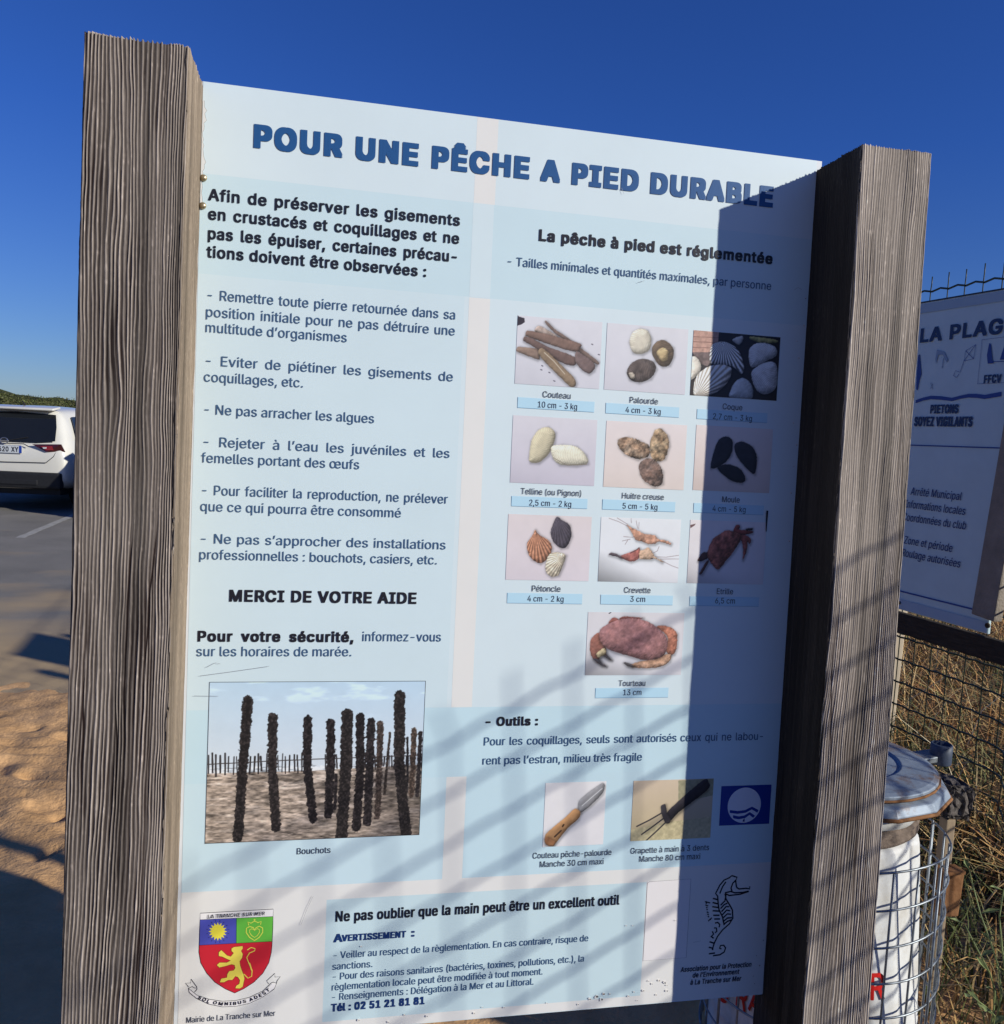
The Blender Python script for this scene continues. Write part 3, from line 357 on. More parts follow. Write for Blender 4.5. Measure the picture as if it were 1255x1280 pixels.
('P',(74,58,50),11,[(318.3,-1036.3),(318.9,-1109.2),(318.9,-1200.5)]),
('P',(46,38,38),14.5,[(302.1,-1033.8),(302.7,-1117.7),(301.8,-1209.8)]),
('P',(42,34,34),15,[(283.2,-1024.6),(286.6,-1117.3),(283.9,-1219.4)]),
('P',(48,40,38),20,[(261.5,-1019.9),(262.0,-1116.6),(259.2,-1232.8)]),
('P',(46,38,38),6,[(245.9,-1125.1),(246.2,-1156.2),(246.3,-1183.0)]),
('P',(44,36,36),14.5,[(234.2,-1034.1),(236.2,-1115.9),(235.5,-1193.8)]),
('P',(44,36,36),14.5,[(195.9,-1027.8),(197.6,-1106.1),(210.2,-1201.7)]),
('P',(52,43,41),16,[(138.1,-1023.1),(139.7,-1104.6),(149.4,-1212.6)]),
('P',(48,40,38),16.5,[(97.2,-993.1),(92.6,-1103.4),(87.6,-1228.9)]),
('P',(48,40,38),19,[(349.2,-988.0),(353.2,-1110.0),(370.1,-1232.9)])])]
ART = [
('crest','F',(232,226,224),0,[(30.9,-1354.8),(149.3,-1354.9),(149.0,-1367.8),(31.0,-1366.1)]),
('crest','F',(74,78,168),0,[(31.0,-1366.1),(89.6,-1366.7),(90.4,-1410.6),(30.7,-1410.1)]),
('crest','F',(98,178,66),0,[(89.6,-1366.7),(149.0,-1367.8),(149.1,-1411.5),(90.4,-1410.6)]),
('crest','F',(196,38,52),0,[(30.7,-1410.1),(90.4,-1410.6),(149.1,-1411.5),(148.5,-1430.4),(145.0,-1448.6),(135.7,-1466.4),(121.3,-1481.2),(104.4,-1491.7),(90.4,-1497.7),(75.1,-1489.3),(57.7,-1476.2),(44.0,-1459.4),(33.9,-1440.5),(30.5,-1422.0)]),
('crest','L',(28,22,34),1.0,[(30.9,-1354.8),(149.3,-1354.9),(149.6,-1388.3),(149.1,-1419.9),(148.5,-1430.4),(145.0,-1448.6),(135.7,-1466.4),(121.3,-1481.2),(104.4,-1491.7),(90.4,-1497.7),(75.1,-1489.3),(57.7,-1476.2),(44.0,-1459.4),(33.9,-1440.5),(30.5,-1422.0),(30.7,-1383.2),(30.9,-1354.8)]),
('crest','L',(28,22,34),0.7,[(31.0,-1366.1),(149.0,-1367.8)]),
('crest','L',(28,22,34),0.7,[(89.6,-1366.7),(90.4,-1410.6)]),
('crest','L',(28,22,34),0.7,[(30.7,-1410.1),(149.1,-1411.5)]),
('crest','F',(228,212,70),0,[(74.9,-1389.2),(70.0,-1391.0),(74.0,-1395.3),(68.5,-1394.8),(70.9,-1400.3),(65.8,-1397.7),(66.1,-1403.5),(62.2,-1399.1),(60.4,-1404.4),(58.2,-1398.8),(54.6,-1402.7),(54.5,-1396.9),(49.6,-1398.9),(51.6,-1393.7),(46.3,-1393.5),(50.0,-1389.7),(45.0,-1387.2),(49.9,-1385.4),(45.9,-1381.1),(51.3,-1381.6),(49.0,-1376.1),(54.0,-1378.8),(53.8,-1372.9),(57.6,-1377.4),(59.5,-1372.1),(61.6,-1377.6),(65.3,-1373.7),(65.3,-1379.5),(70.2,-1377.5),(68.2,-1382.7),(73.6,-1382.9),(69.8,-1386.7)]),
('crest','L',(28,22,34),0.6,[(75.7,-1392.6),(78.6,-1393.4)]),
('crest','L',(28,22,34),0.6,[(73.5,-1398.7),(76.0,-1400.6)]),
('crest','L',(28,22,34),0.6,[(69.2,-1403.1),(70.9,-1405.8)]),
('crest','L',(28,22,34),0.6,[(63.5,-1405.3),(64.1,-1408.4)]),
('crest','L',(28,22,34),0.6,[(57.3,-1404.9),(56.8,-1407.9)]),
('crest','L',(28,22,34),0.6,[(51.4,-1401.9),(49.9,-1404.4)]),
('crest','L',(28,22,34),0.6,[(46.9,-1396.9),(44.6,-1398.4)]),
('crest','L',(28,22,34),0.6,[(44.4,-1390.5),(41.6,-1390.9)]),
('crest','L',(28,22,34),0.6,[(44.2,-1383.8),(41.4,-1383.0)]),
('crest','L',(28,22,34),0.6,[(46.4,-1377.8),(44.0,-1375.9)]),
('crest','L',(28,22,34),0.6,[(50.7,-1373.4),(49.0,-1370.7)]),
('crest','L',(28,22,34),0.6,[(56.3,-1371.2),(55.7,-1368.1)]),
('crest','L',(28,22,34),0.6,[(62.6,-1371.6),(63.1,-1368.5)]),
('crest','L',(28,22,34),0.6,[(68.4,-1374.5),(69.9,-1372.0)]),
('crest','L',(28,22,34),0.6,[(72.9,-1379.5),(75.3,-1377.9)]),
('crest','L',(28,22,34),0.6,[(75.5,-1385.9),(78.4,-1385.5)]),
('crest','L',(216,220,90),1.5,[(120.1,-1407.9),(111.6,-1401.6),(106.0,-1392.8),(106.2,-1385.5),(111.5,-1382.7),(117.5,-1385.2),(119.6,-1389.0),(121.9,-1385.5),(127.3,-1383.2),(132.8,-1386.7),(133.0,-1394.6),(127.9,-1402.7),(120.1,-1407.9)]),
('crest','L',(216,220,90),1.1,[(120.0,-1402.5),(114.9,-1398.6),(111.5,-1393.2),(111.6,-1388.6),(114.8,-1386.9),(118.4,-1388.4),(119.6,-1390.8),(121.0,-1388.6),(124.2,-1387.2),(127.5,-1389.4),(127.7,-1394.3),(124.6,-1399.3),(120.0,-1402.5)]),
('crest','L',(216,220,90),1.4,[(109.8,-1380.5),(108.4,-1374.7),(113.3,-1377.1),(119.1,-1373.8),(125.1,-1376.8),(130.0,-1375.0),(129.2,-1380.7)]),
('crest','L',(216,220,90),1.1,[(119.1,-1373.8),(119.0,-1370.1)]),
('crest','L',(216,220,90),1.1,[(117.1,-1371.6),(121.0,-1371.8)]),
('crest','F',(224,204,84),0,[(82.8,-1419.2),(86.4,-1416.8),(92.5,-1416.5),(101.0,-1416.0),(101.6,-1420.5),(98.8,-1424.3),(101.7,-1429.7),(101.1,-1436.2),(96.9,-1442.5),(98.3,-1450.4),(101.0,-1458.5),(104.2,-1466.7),(105.9,-1473.4),(104.6,-1479.8),(103.3,-1487.6),(98.3,-1490.4),(91.1,-1489.3),(92.5,-1484.7),(97.3,-1481.9),(98.1,-1475.4),(94.5,-1469.8),(90.6,-1468.2),(88.0,-1472.0),(85.6,-1474.4),(79.5,-1473.9),(72.3,-1477.3),(65.5,-1476.8),(67.7,-1470.4),(76.9,-1469.3),(77.3,-1463.3),(80.3,-1458.3),(87.6,-1457.5),(89.9,-1453.8),(88.5,-1448.4),(83.6,-1446.7),(76.4,-1448.8),(64.3,-1451.0),(59.8,-1446.3),(64.1,-1442.2),(76.2,-1443.0),(82.2,-1440.1),(76.0,-1437.0),(68.6,-1432.6),(62.5,-1430.8),(62.4,-1424.3),(66.4,-1420.7),(70.8,-1424.9),(75.9,-1430.5),(82.0,-1433.0),(86.7,-1427.3),(83.0,-1423.7)]),
('crest','L',(70,40,20),0.5,[(82.8,-1419.2),(86.4,-1416.8),(92.5,-1416.5),(101.0,-1416.0),(101.6,-1420.5),(98.8,-1424.3),(101.7,-1429.7),(101.1,-1436.2),(96.9,-1442.5),(98.3,-1450.4),(101.0,-1458.5),(104.2,-1466.7),(105.9,-1473.4),(104.6,-1479.8),(103.3,-1487.6),(98.3,-1490.4),(91.1,-1489.3),(92.5,-1484.7),(97.3,-1481.9),(98.1,-1475.4),(94.5,-1469.8),(90.6,-1468.2),(88.0,-1472.0),(85.6,-1474.4),(79.5,-1473.9),(72.3,-1477.3),(65.5,-1476.8),(67.7,-1470.4),(76.9,-1469.3),(77.3,-1463.3),(80.3,-1458.3),(87.6,-1457.5),(89.9,-1453.8),(88.5,-1448.4),(83.6,-1446.7),(76.4,-1448.8),(64.3,-1451.0),(59.8,-1446.3),(64.1,-1442.2),(76.2,-1443.0),(82.2,-1440.1),(76.0,-1437.0),(68.6,-1432.6),(62.5,-1430.8),(62.4,-1424.3),(66.4,-1420.7),(70.8,-1424.9),(75.9,-1430.5),(82.0,-1433.0),(86.7,-1427.3),(83.0,-1423.7),(82.8,-1419.2)]),
('crest','L',(224,204,84),1.5,[(104.2,-1465.3),(111.3,-1473.0),(117.3,-1470.3),(117.7,-1459.8),(111.7,-1446.2),(108.2,-1436.7),(112.4,-1429.2),(120.9,-1425.8),(121.5,-1421.9),(114.6,-1419.6),(108.6,-1423.6)]),
('crest','L',(224,204,84),2.2,[(112.9,-1446.3),(117.0,-1459.7)]),
('crest','F',(230,224,222),0,[(15.6,-1483.3),(29.3,-1496.1),(48.8,-1505.5),(70.8,-1511.3),(92.8,-1511.8),(114.7,-1508.3),(136.7,-1499.6),(151.2,-1486.1),(158.6,-1486.7),(155.1,-1494.4),(137.0,-1508.9),(115.0,-1517.6),(93.0,-1521.6),(71.1,-1520.5),(49.0,-1513.4),(29.5,-1502.6),(17.2,-1491.2)]),
('crest','L',(28,22,34),0.8,[(15.6,-1483.3),(29.3,-1496.1),(48.8,-1504.7),(70.8,-1510.2),(92.7,-1510.7),(114.7,-1507.0),(136.6,-1497.7),(149.9,-1484.7)]),
('crest','L',(28,22,34),0.8,[(17.2,-1490.7),(29.5,-1502.1),(49.0,-1513.4),(71.0,-1520.0),(93.0,-1521.0),(115.0,-1517.6),(137.0,-1508.3),(155.2,-1495.7),(159.1,-1485.4),(153.1,-1483.1),(149.9,-1484.7)]),
('crest','L',(28,22,34),0.8,[(17.2,-1490.7),(15.6,-1483.3),(21.7,-1480.6),(26.6,-1484.1),(28.9,-1481.7),(19.5,-1467.4),(18.7,-1474.4),(10.8,-1473.8),(16.0,-1481.2)]),
('crest','L',(28,22,34),0.8,[(146.2,-1485.8),(142.3,-1480.2),(155.6,-1467.9),(156.3,-1474.6),(165.0,-1474.5),(159.7,-1481.5),(159.1,-1485.4)]),
('crest','L',(28,22,34),0.8,[(28.9,-1481.7),(29.5,-1485.7),(25.6,-1490.6)]),
('seahorse','L',(14,16,30),2.8,[(981.1,-1388.2),(982.5,-1378.9),(980.2,-1374.8),(989.5,-1379.3),(1012.1,-1377.9),(1029.4,-1373.5)]),
('seahorse','L',(14,16,30),2.8,[(980.1,-1373.4),(991.8,-1371.4),(1000.5,-1374.6),(1017.6,-1374.7),(1028.8,-1372.7)]),
('seahorse','L',(14,16,30),2.8,[(1000.4,-1350.4),(995.0,-1355.5),(992.0,-1364.7),(994.7,-1372.4)]),
('seahorse','L',(14,16,30),2.8,[(1003.2,-1364.0),(1000.4,-1350.4),(1003.1,-1344.4),(992.1,-1340.6),(987.2,-1344.4),(976.8,-1348.4),(968.4,-1358.1),(961.0,-1373.7),(965.6,-1379.3)]),
('seahorse','L',(14,16,30),2.8,[(1003.2,-1364.0),(1008.6,-1367.5),(1022.7,-1367.0),(1030.8,-1368.5),(1030.5,-1363.6)]),
('seahorse','L',(14,16,30),2.8,[(980.7,-1352.0),(974.3,-1361.1),(969.5,-1374.2)]),
('seahorse','L',(14,16,30),2.8,[(980.2,-1374.8),(982.9,-1385.7),(990.7,-1396.9),(997.6,-1408.0),(999.6,-1424.3),(993.2,-1434.7),(979.8,-1445.9),(970.7,-1457.4),(964.5,-1470.5),(961.1,-1483.7)]),
('seahorse','L',(14,16,30),2.8,[(965.6,-1379.3),(967.3,-1392.8),(970.2,-1406.4),(978.1,-1420.3),(982.6,-1436.7)]),
('seahorse','L',(14,16,30),2.8,[(956.0,-1382.8),(966.0,-1386.0)]),
('seahorse','L',(14,16,30),2.8,[(956.0,-1390.8),(966.6,-1394.1)]),
('seahorse','L',(14,16,30),2.8,[(955.6,-1398.8),(969.0,-1401.5)]),
('seahorse','L',(14,16,30),2.8,[(957.0,-1406.9),(970.3,-1408.5)]),
('seahorse','L',(14,16,30),2.8,[(958.7,-1415.9),(971.7,-1416.7)]),
('seahorse','L',(14,16,30),2.8,[(961.4,-1423.3),(973.3,-1424.0)]),
('seahorse','L',(14,16,30),2.8,[(963.4,-1431.4),(968.9,-1430.4),(973.4,-1434.8),(972.3,-1440.1)]),
('seahorse','L',(14,16,30),2.8,[(962.0,-1440.7),(966.8,-1441.1),(968.1,-1447.9),(964.6,-1450.3)]),
('seahorse','L',(14,16,30),2.8,[(958.8,-1447.2),(961.9,-1452.8),(956.6,-1457.9)]),
('seahorse','L',(14,16,30),2.8,[(956.5,-1456.5),(962.4,-1460.9)]),
('seahorse','L',(14,16,30),2.8,[(954.4,-1467.1),(963.0,-1470.4)]),
('seahorse','L',(14,16,30),2.8,[(953.7,-1477.8),(962.3,-1480.6),(962.0,-1484.3)]),
('seahorse','L',(14,16,30),2.8,[(954.5,-1490.8),(967.1,-1490.1)]),
('seahorse','L',(14,16,30),2.8,[(963.2,-1495.2),(977.3,-1494.3),(986.0,-1489.5),(988.3,-1481.6),(984.0,-1476.1),(977.5,-1476.2),(975.9,-1481.5),(979.9,-1482.9)]),
('seahorse','L',(14,16,30),2.8,[(972.4,-1397.1),(981.7,-1388.3)]),
('seahorse','L',(14,16,30),2.8,[(972.8,-1403.8),(979.9,-1396.2),(986.3,-1393.9)]),
('seahorse','L',(14,16,30),2.8,[(975.2,-1409.9),(983.9,-1400.5),(990.4,-1400.9)]),
('seahorse','L',(14,16,30),2.8,[(977.3,-1416.2),(985.7,-1407.3),(992.9,-1409.1)]),
('seahorse','L',(14,16,30),2.8,[(978.8,-1422.5),(987.6,-1415.0),(995.3,-1416.0)]),
('seahorse','L',(14,16,30),2.8,[(980.9,-1428.5),(988.2,-1423.1),(997.5,-1422.8)]),
('seahorse','L',(14,16,30),2.8,[(982.4,-1434.5),(988.6,-1429.5),(997.8,-1426.9)]),
('seahorse','L',(14,16,30),2.2,[(940.1,-1388.0),(951.0,-1391.3)]),
('seahorse','L',(14,16,30),2.2,[(942.3,-1387.3),(943.2,-1392.7)]),
('seahorse','L',(14,16,30),2.2,[(941.4,-1394.5),(947.1,-1396.9)]),
('seahorse','L',(14,16,30),2.2,[(943.1,-1399.4),(945.9,-1400.1)]),
('seahorse','L',(14,16,30),2.2,[(943.9,-1403.4),(946.8,-1404.1)]),
('seahorse','L',(14,16,30),2.2,[(945.0,-1408.1),(948.8,-1410.4)]),
('seahorse','L',(14,16,30),2.2,[(946.2,-1412.9),(949.6,-1414.2)]),
('seahorse','L',(14,16,30),2.2,[(947.6,-1417.0),(950.5,-1418.6)]),
('seahorse','L',(14,16,30),2.2,[(949.0,-1426.5),(956.2,-1420.3)]),
('seahorse','L',(14,16,30),2.2,[(951.6,-1422.6),(954.5,-1424.2)])]
MOTTO = [(30.6, -1499.6), (48.9, -1509.5), (70.9, -1515.5), (92.9, -1516.3), (114.9, -1512.8), (136.8, -1504.1), (149.0, -1495.2)]

# ------------------------------------------------------------------ helpers
def lin(c, k=1.0):
    return tuple(min(.9, k * (((v / 255 + .055) / 1.055) ** 2.4 if v > 10 else v / 255 / 12.92)) for v in c)

def node_mat(name, col, rough=.6, var=.25, scale=20, bump=0., bscale=None, metal=0., spec=.4, col2=None, stretch=(1, 1, 1), attr=False, det=6):
    m = bpy.data.materials.new(name); m.use_nodes = True
    n = m.node_tree.nodes; l = m.node_tree.links; b = n['Principled BSDF']
    b.inputs['Roughness'].default_value = rough; b.inputs['Metallic'].default_value = metal
    b.inputs['Specular IOR Level'].default_value = spec
    tc = n.new('ShaderNodeTexCoord'); mp = n.new('ShaderNodeMapping'); mp.inputs['Scale'].default_value = stretch
    l.new(tc.outputs['Object'], mp.inputs[0])
    ns = n.new('ShaderNodeTexNoise'); ns.inputs['Scale'].default_value = scale; ns.inputs['Detail'].default_value = det
    ns.inputs['Roughness'].default_value = .62
    l.new(mp.outputs[0], ns.inputs['Vector'])
    mx = n.new('ShaderNodeMix'); mx.data_type = 'RGBA'
    rp = n.new('ShaderNodeMapRange'); rp.inputs[1].default_value = .3; rp.inputs[2].default_value = .7
    l.new(ns.outputs[0], rp.inputs[0]); l.new(rp.outputs[0], mx.inputs[0])
    if attr:
        at = n.new('ShaderNodeAttribute'); at.attribute_name = 'Col'
        ml = n.new('ShaderNodeMix'); ml.data_type = 'RGBA'; ml.blend_type = 'MULTIPLY'; ml.inputs[0].default_value = 1
        mx.inputs[6].default_value = (1 - var,) * 3 + (1,); mx.inputs[7].default_value = (1,) * 3 + (1,)
        l.new(at.outputs[0], ml.inputs[6]); l.new(mx.outputs[2], ml.inputs[7]); l.new(ml.outputs[2], b.inputs[0])
    else:
        c2 = col2 if col2 else tuple(v * (1 + var) for v in col)
        c1 = col if col2 else tuple(v * (1 - var) for v in col)
        mx.inputs[6].default_value = tuple(c1) + (1,); mx.inputs[7].default_value = tuple(c2) + (1,)
        l.new(mx.outputs[2], b.inputs[0])
    if bump:
        n2 = n.new('ShaderNodeTexNoise'); n2.inputs['Scale'].default_value = bscale or scale * 4; n2.inputs['Detail'].default_value = 5
        l.new(mp.outputs[0], n2.inputs['Vector'])
        bp = n.new('ShaderNodeBump'); bp.inputs['Strength'].default_value = 1.0; bp.inputs['Distance'].default_value = bump
        l.new(n2.outputs[0], bp.inputs['Height']); l.new(bp.outputs[0], b.inputs['Normal'])
    return m

def mesh_np(name, V, F, mat, parent=None, col=None, smooth=False, mats=None):
    """V (n,3); F (m,k) ints with one k, or list of lists."""
    me = bpy.data.meshes.new(name)
    V = np.asarray(V, np.float32)
    if isinstance(F, np.ndarray):
        me.vertices.add(len(V)); me.vertices.foreach_set('co', V.ravel())
        k = F.shape[1]; me.loops.add(F.size); me.loops.foreach_set('vertex_index', F.astype(np.int32).ravel())
        me.polygons.add(len(F)); me.polygons.foreach_set('loop_start', np.arange(0, F.size, k, dtype=np.int32))
        me.update(calc_edges=True); me.validate()
    else:
        me.from_pydata(V.tolist(), [], [list(f) for f in F]); me.update()
    if col is not None:
        a = me.color_attributes.new('Col', 'FLOAT_COLOR', 'POINT')
        c4 = np.ones((len(V), 4), np.float32); c4[:, :3] = col; a.data.foreach_set('color', c4.ravel())
    if smooth: me.polygons.foreach_set('use_smooth', np.ones(len(me.polygons), bool))
    me.materials.append(mat)
    o = bpy.data.objects.new(name, me); C.objects.link(o)
    if parent: o.parent = parent
    return o

class MB:
    """collects simple solids into one mesh"""
    def __init__(s): s.bm = bmesh.new()
    def box(s, c, d, rot=None, bev=0.):
        r = bmesh.ops.create_cube(s.bm, size=1); vs = r['verts']
        M = Matrix.Translation(Vector(c)) @ (rot.to_4x4() if rot else Matrix.Identity(4)) @ Matrix.Diagonal((*d, 1))
        bmesh.ops.transform(s.bm, matrix=M, verts=vs)
        if bev:
            es = list({e for v in vs for e in v.link_edges}); bmesh.ops.bevel(s.bm, geom=es, offset=bev, segments=2, affect='EDGES', profile=.6)
        return s
    def tube(s, pts, r, n=6, cap=True, r2=None):
        P = [Vector(p) for p in pts]; rings = []; prev = None
        for i, p in enumerate(P):
            t = (P[min(i + 1, len(P) - 1)] - P[max(i - 1, 0)]).normalized()
            a = prev if prev and abs(prev.dot(t)) < .95 else (Vector((0, 0, 1)) if abs(t.z) < .9 else Vector((1, 0, 0)))
            u = t.cross(a).normalized(); v = u.cross(t); prev = a
            rr = r if r2 is None else r + (r2 - r) * i / (len(P) - 1)
            rings.append([s.bm.verts.new(p + (u * math.cos(2 * math.pi * k / n) + v * math.sin(2 * math.pi * k / n)) * rr) for k in range(n)])
        for a, b in zip(rings[:-1], rings[1:]):
            for k in range(n): s.bm.faces.new((a[k], a[(k + 1) % n], b[(k + 1) % n], b[k]))
        if cap: s.bm.faces.new(rings[0][::-1]); s.bm.faces.new(rings[-1])
        return s
    def lathe(s, prof, n=48, c=(0, 0), wob=None, ph=0.):
        rings = []
        for j, (r, z) in enumerate(prof):
            ring = []
            for k in range(n):
                a = ph + 2 * math.pi * k / n; rr = r + (wob(a, z) if wob else 0)
                ring.append(s.bm.verts.new((c[0] + rr * math.cos(a), c[1] + rr * math.sin(a), z)))
            rings.append(ring)
        for a, b in zip(rings[:-1], rings[1:]):
            for k in range(n): s.bm.faces.new((a[k], a[(k + 1) % n], b[(k + 1) % n], b[k]))
        s.bm.faces.new(rings[-1]); s.bm.faces.new(rings[0][::-1])
        return s
    def build(s, name, mat, parent=None, smooth=False, bevel=0.):
        bmesh.ops.recalc_face_normals(s.bm, faces=s.bm.faces)
        me = bpy.data.meshes.new(name); s.bm.to_mesh(me); s.bm.free(); me.materials.append(mat)
        if smooth: me.polygons.foreach_set('use_smooth', np.ones(len(me.polygons), bool))
        o = bpy.data.objects.new(name, me); C.objects.link(o)
        if parent: o.parent = parent
        if bevel:
            md = o.modifiers.new('bevel', 'BEVEL'); md.width = bevel; md.segments = 2; md.limit_method = 'ANGLE'
        return o

def thing(name, label, cat, loc=(0, 0, 0), rotz=0., group=None):
    o = bpy.data.objects.new(name, None); C.objects.link(o); o.location = loc; o.rotation_euler = (0, 0, rotz)
    o.empty_display_size = .1; o['label'] = label; o['category'] = cat
    if group: o['group'] = group
    return o
def tag(o, label, cat, group=None, kind=None):
    o['label'] = label; o['category'] = cat
    if group: o['group'] = group
    if kind: o['kind'] = kind
    return o
def struct(o, kind='structure'): o['kind'] = kind; return o

_rs = np.random.RandomState(11); _LAT = _rs.rand(8, 256, 256).astype(np.float32)
def vnoise(x, y, seed=0):
    x = np.asarray(x, np.float64); y = np.asarray(y, np.float64)
    xi = np.floor(x).astype(int); yi = np.floor(y).astype(int); fx = x - xi; fy = y - yi
    fx = fx * fx * (3 - 2 * fx); fy = fy * fy * (3 - 2 * fy); L = _LAT[seed % 8]; o = (seed // 8) * 37
    g = lambda a, b: L[(a + o) % 256, (b + 2 * o) % 256]
    return (g(xi, yi) * (1 - fx) + g(xi + 1, yi) * fx) * (1 - fy) + (g(xi, yi + 1) * (1 - fx) + g(xi + 1, yi + 1) * fx) * fy
def fbm(x, y, seed=0, octv=4):
    s = 0; a = .5; t = 0
    for i in range(octv): s = s + a * vnoise(x * 2 ** i, y * 2 ** i, seed + i); t += a; a *= .5
    return s / t

# ------------------------------------------------------------------ lettering: plain sans outlines, 1000 units per em
def parse_glyph(s):
    p = s.split('|'); return float(p[0]), [[tuple(map(float, q.split(','))) for q in r.split()] for r in p[1:]]
G = {k: parse_glyph(v) for k, v in GLYPHS.items()}
CAPH = 509.0
STY = {'title': ((36, 80, 130), .105, 0), 'bold': ((30, 32, 42), .044, 0), 'black': ((32, 30, 38), .068, 0), 'reg': ((62, 90, 122), .008, 0), 'cap': ((58, 64, 78), .006, 0),
       'navy': ((26, 52, 104), .070, 0), 'nreg': ((34, 52, 120), .014, .14), 'assoc': ((26, 32, 56), .030, .12), 'red': ((206, 40, 34), .03, 0)}
from mathutils.geometry import delaunay_2d_cdt
def fill_polys(polys, name=''):
    """flat fill of closed outlines with holes -> verts, faces (x, z plane)"""
    vs, es = [], []; polys = [list(p) for p in polys]
    for p in polys:
        n = len(vs); p = list(p); vs += [Vector(q) for q in p]; es += [(n + i, n + (i + 1) % len(p)) for i in range(len(p))]
    r = delaunay_2d_cdt(vs, es, [], 0, 1e-6); V = np.array([tuple(v) for v in r[0]]).reshape(-1, 2); F = [list(f) for f in r[2]]
    c = np.array([V[f].mean(0) for f in F]).reshape(-1, 2); wn = np.zeros(len(c), int)     # keep what the outlines wind round
    for p in polys:
        for (x0, y0), (x1, y1) in zip(p, p[1:] + p[:1]):
            up = (y0 <= c[:, 1]) & (y1 > c[:, 1]); dn = (y0 > c[:, 1]) & (y1 <= c[:, 1]); side = (x1 - x0) * (c[:, 1] - y0) - (c[:, 0] - x0) * (y1 - y0)
            wn += (up & (side > 0)).astype(int) - (dn & (side < 0)).astype(int)
    return V, [f for f, k in zip(F, wn) if k]
_GM = {}
def glyph_mesh(c):
    if c not in _GM: _GM[c] = fill_polys(G[c][1]) if G[c][1] else (np.zeros((0, 2)), [])
    return _GM[c]
def layout(t, x, z, width, cap, style, just):
    """-> list of words, each a (verts, faces) pair"""
    col, dil, slant = STY[style]; s = cap / CAPH; extra = 2 * dil * CAPH * .8
    adv = sum(G[c][0] + extra for c in t) - extra; nsp = t.count(' ')
    side = 60 - dil * CAPH; nat = (adv - 2 * side) * s; sp = 0.
    if just and nsp:
        sx = s if width / nat > 1.0 else s * .97 * width / nat
        sp = (width - nat * sx / s) / nsp
    else: sx = s * width / nat
    px = x - side * sx; words = [([], [])]; n = 0
    for c in t:
        V, F = glyph_mesh(c)
        if c == ' ': words.append(([], [])); n = 0
        elif len(V):
            words[-1][0].append(np.stack([px + V[:, 0] * sx + slant * V[:, 1] * s, z + V[:, 1] * s], -1)); words[-1][1].extend([[v + n for v in f] for f in F]); n += len(V)
        px += (G[c][0] + extra) * sx + (sp if c == ' ' else 0)
    return [(np.vstack(v), f) for v, f in words if v], dil * cap, col
def text_mesh(name, lines, mat, parent, y0, unit=.001, off=Vector((0, 0, 0)), k=1.0, by_word=False):
    """flat lettering, one mesh per line; heavier weights are thickened by overprinting the outline, layer over layer"""
    for L in lines:
        t, x, z, wd, cap, st, g, j = L
        words, r, col = layout(t, x, z, wd, cap, st, j)
        steps = [(0, 0)] + ([(a * r, b * r * .72) for a in (-1, -.5, .5, 1) for b in (-1, 0, 1)] if r > .02 * cap else [(r, 0), (-r, 0)] if r > 0 else [])
        for grp in ([[w_] for w_ in words] if by_word else [words]):
            AV, AF = [], []; n = 0
            for V, F in grp:
                for i, (dx, dz) in enumerate(steps):
                    P = np.zeros((len(V), 3)); P[:, 0] = (V[:, 0] + dx) * unit + off.x; P[:, 2] = (V[:, 1] + dz) * unit + off.z; P[:, 1] = y0 - i * 1.5e-5 + off.y
                    AV.append(P); AF += [[v + n for v in f] for f in F]; n += len(P)
            mesh_np(name, np.vstack(AV), AF, mat, parent, col=np.tile(lin(col, k), (n, 1)))
def flat_polys(name, items, mat, parent, y0, unit=.001, off=Vector((0, 0, 0)), k=1.0, dy=4e-5):
    """items: ('F', col, 0, pts) filled outline / ('L', col, width, pts) stroke; painted one over the other"""
    AV, AF, AC = [], [], []; n = 0; lay = 0
    for kind, col, wd, pts in items:
        if kind == 'F': V, F = fill_polys([pts], 'shape')
        else:
            q = [np.array(p, float) for p in pts]; V, F = [], []; m = len(q); cl = m > 2 and np.allclose(q[0], q[-1])
            for i in range(m):
                a = q[i - 1] if i > 0 else (q[-2] if cl else q[i]); b = q[i + 1] if i < m - 1 else (q[1] if cl else q[i])
                d = b - a; d = d / (np.linalg.norm(d) + 1e-9); nn = np.array([-d[1], d[0]]) * wd / 2
                V += [q[i] + nn, q[i] - nn]
                if i: F.append([2 * i - 2, 2 * i - 1, 2 * i + 1, 2 * i])
            V = np.array(V)
        P = np.zeros((len(V), 3)); P[:, 0] = V[:, 0] * unit + off.x; P[:, 2] = V[:, 1] * unit + off.z; P[:, 1] = y0 - lay * dy + off.y
        AV.append(P); AF += [[v + n for v in f] for f in F]; n += len(P); AC.append(np.tile(lin(col, k), (len(P), 1))); lay += 1
    return mesh_np(name, np.vstack(AV), AF, mat, parent, col=np.vstack(AC))

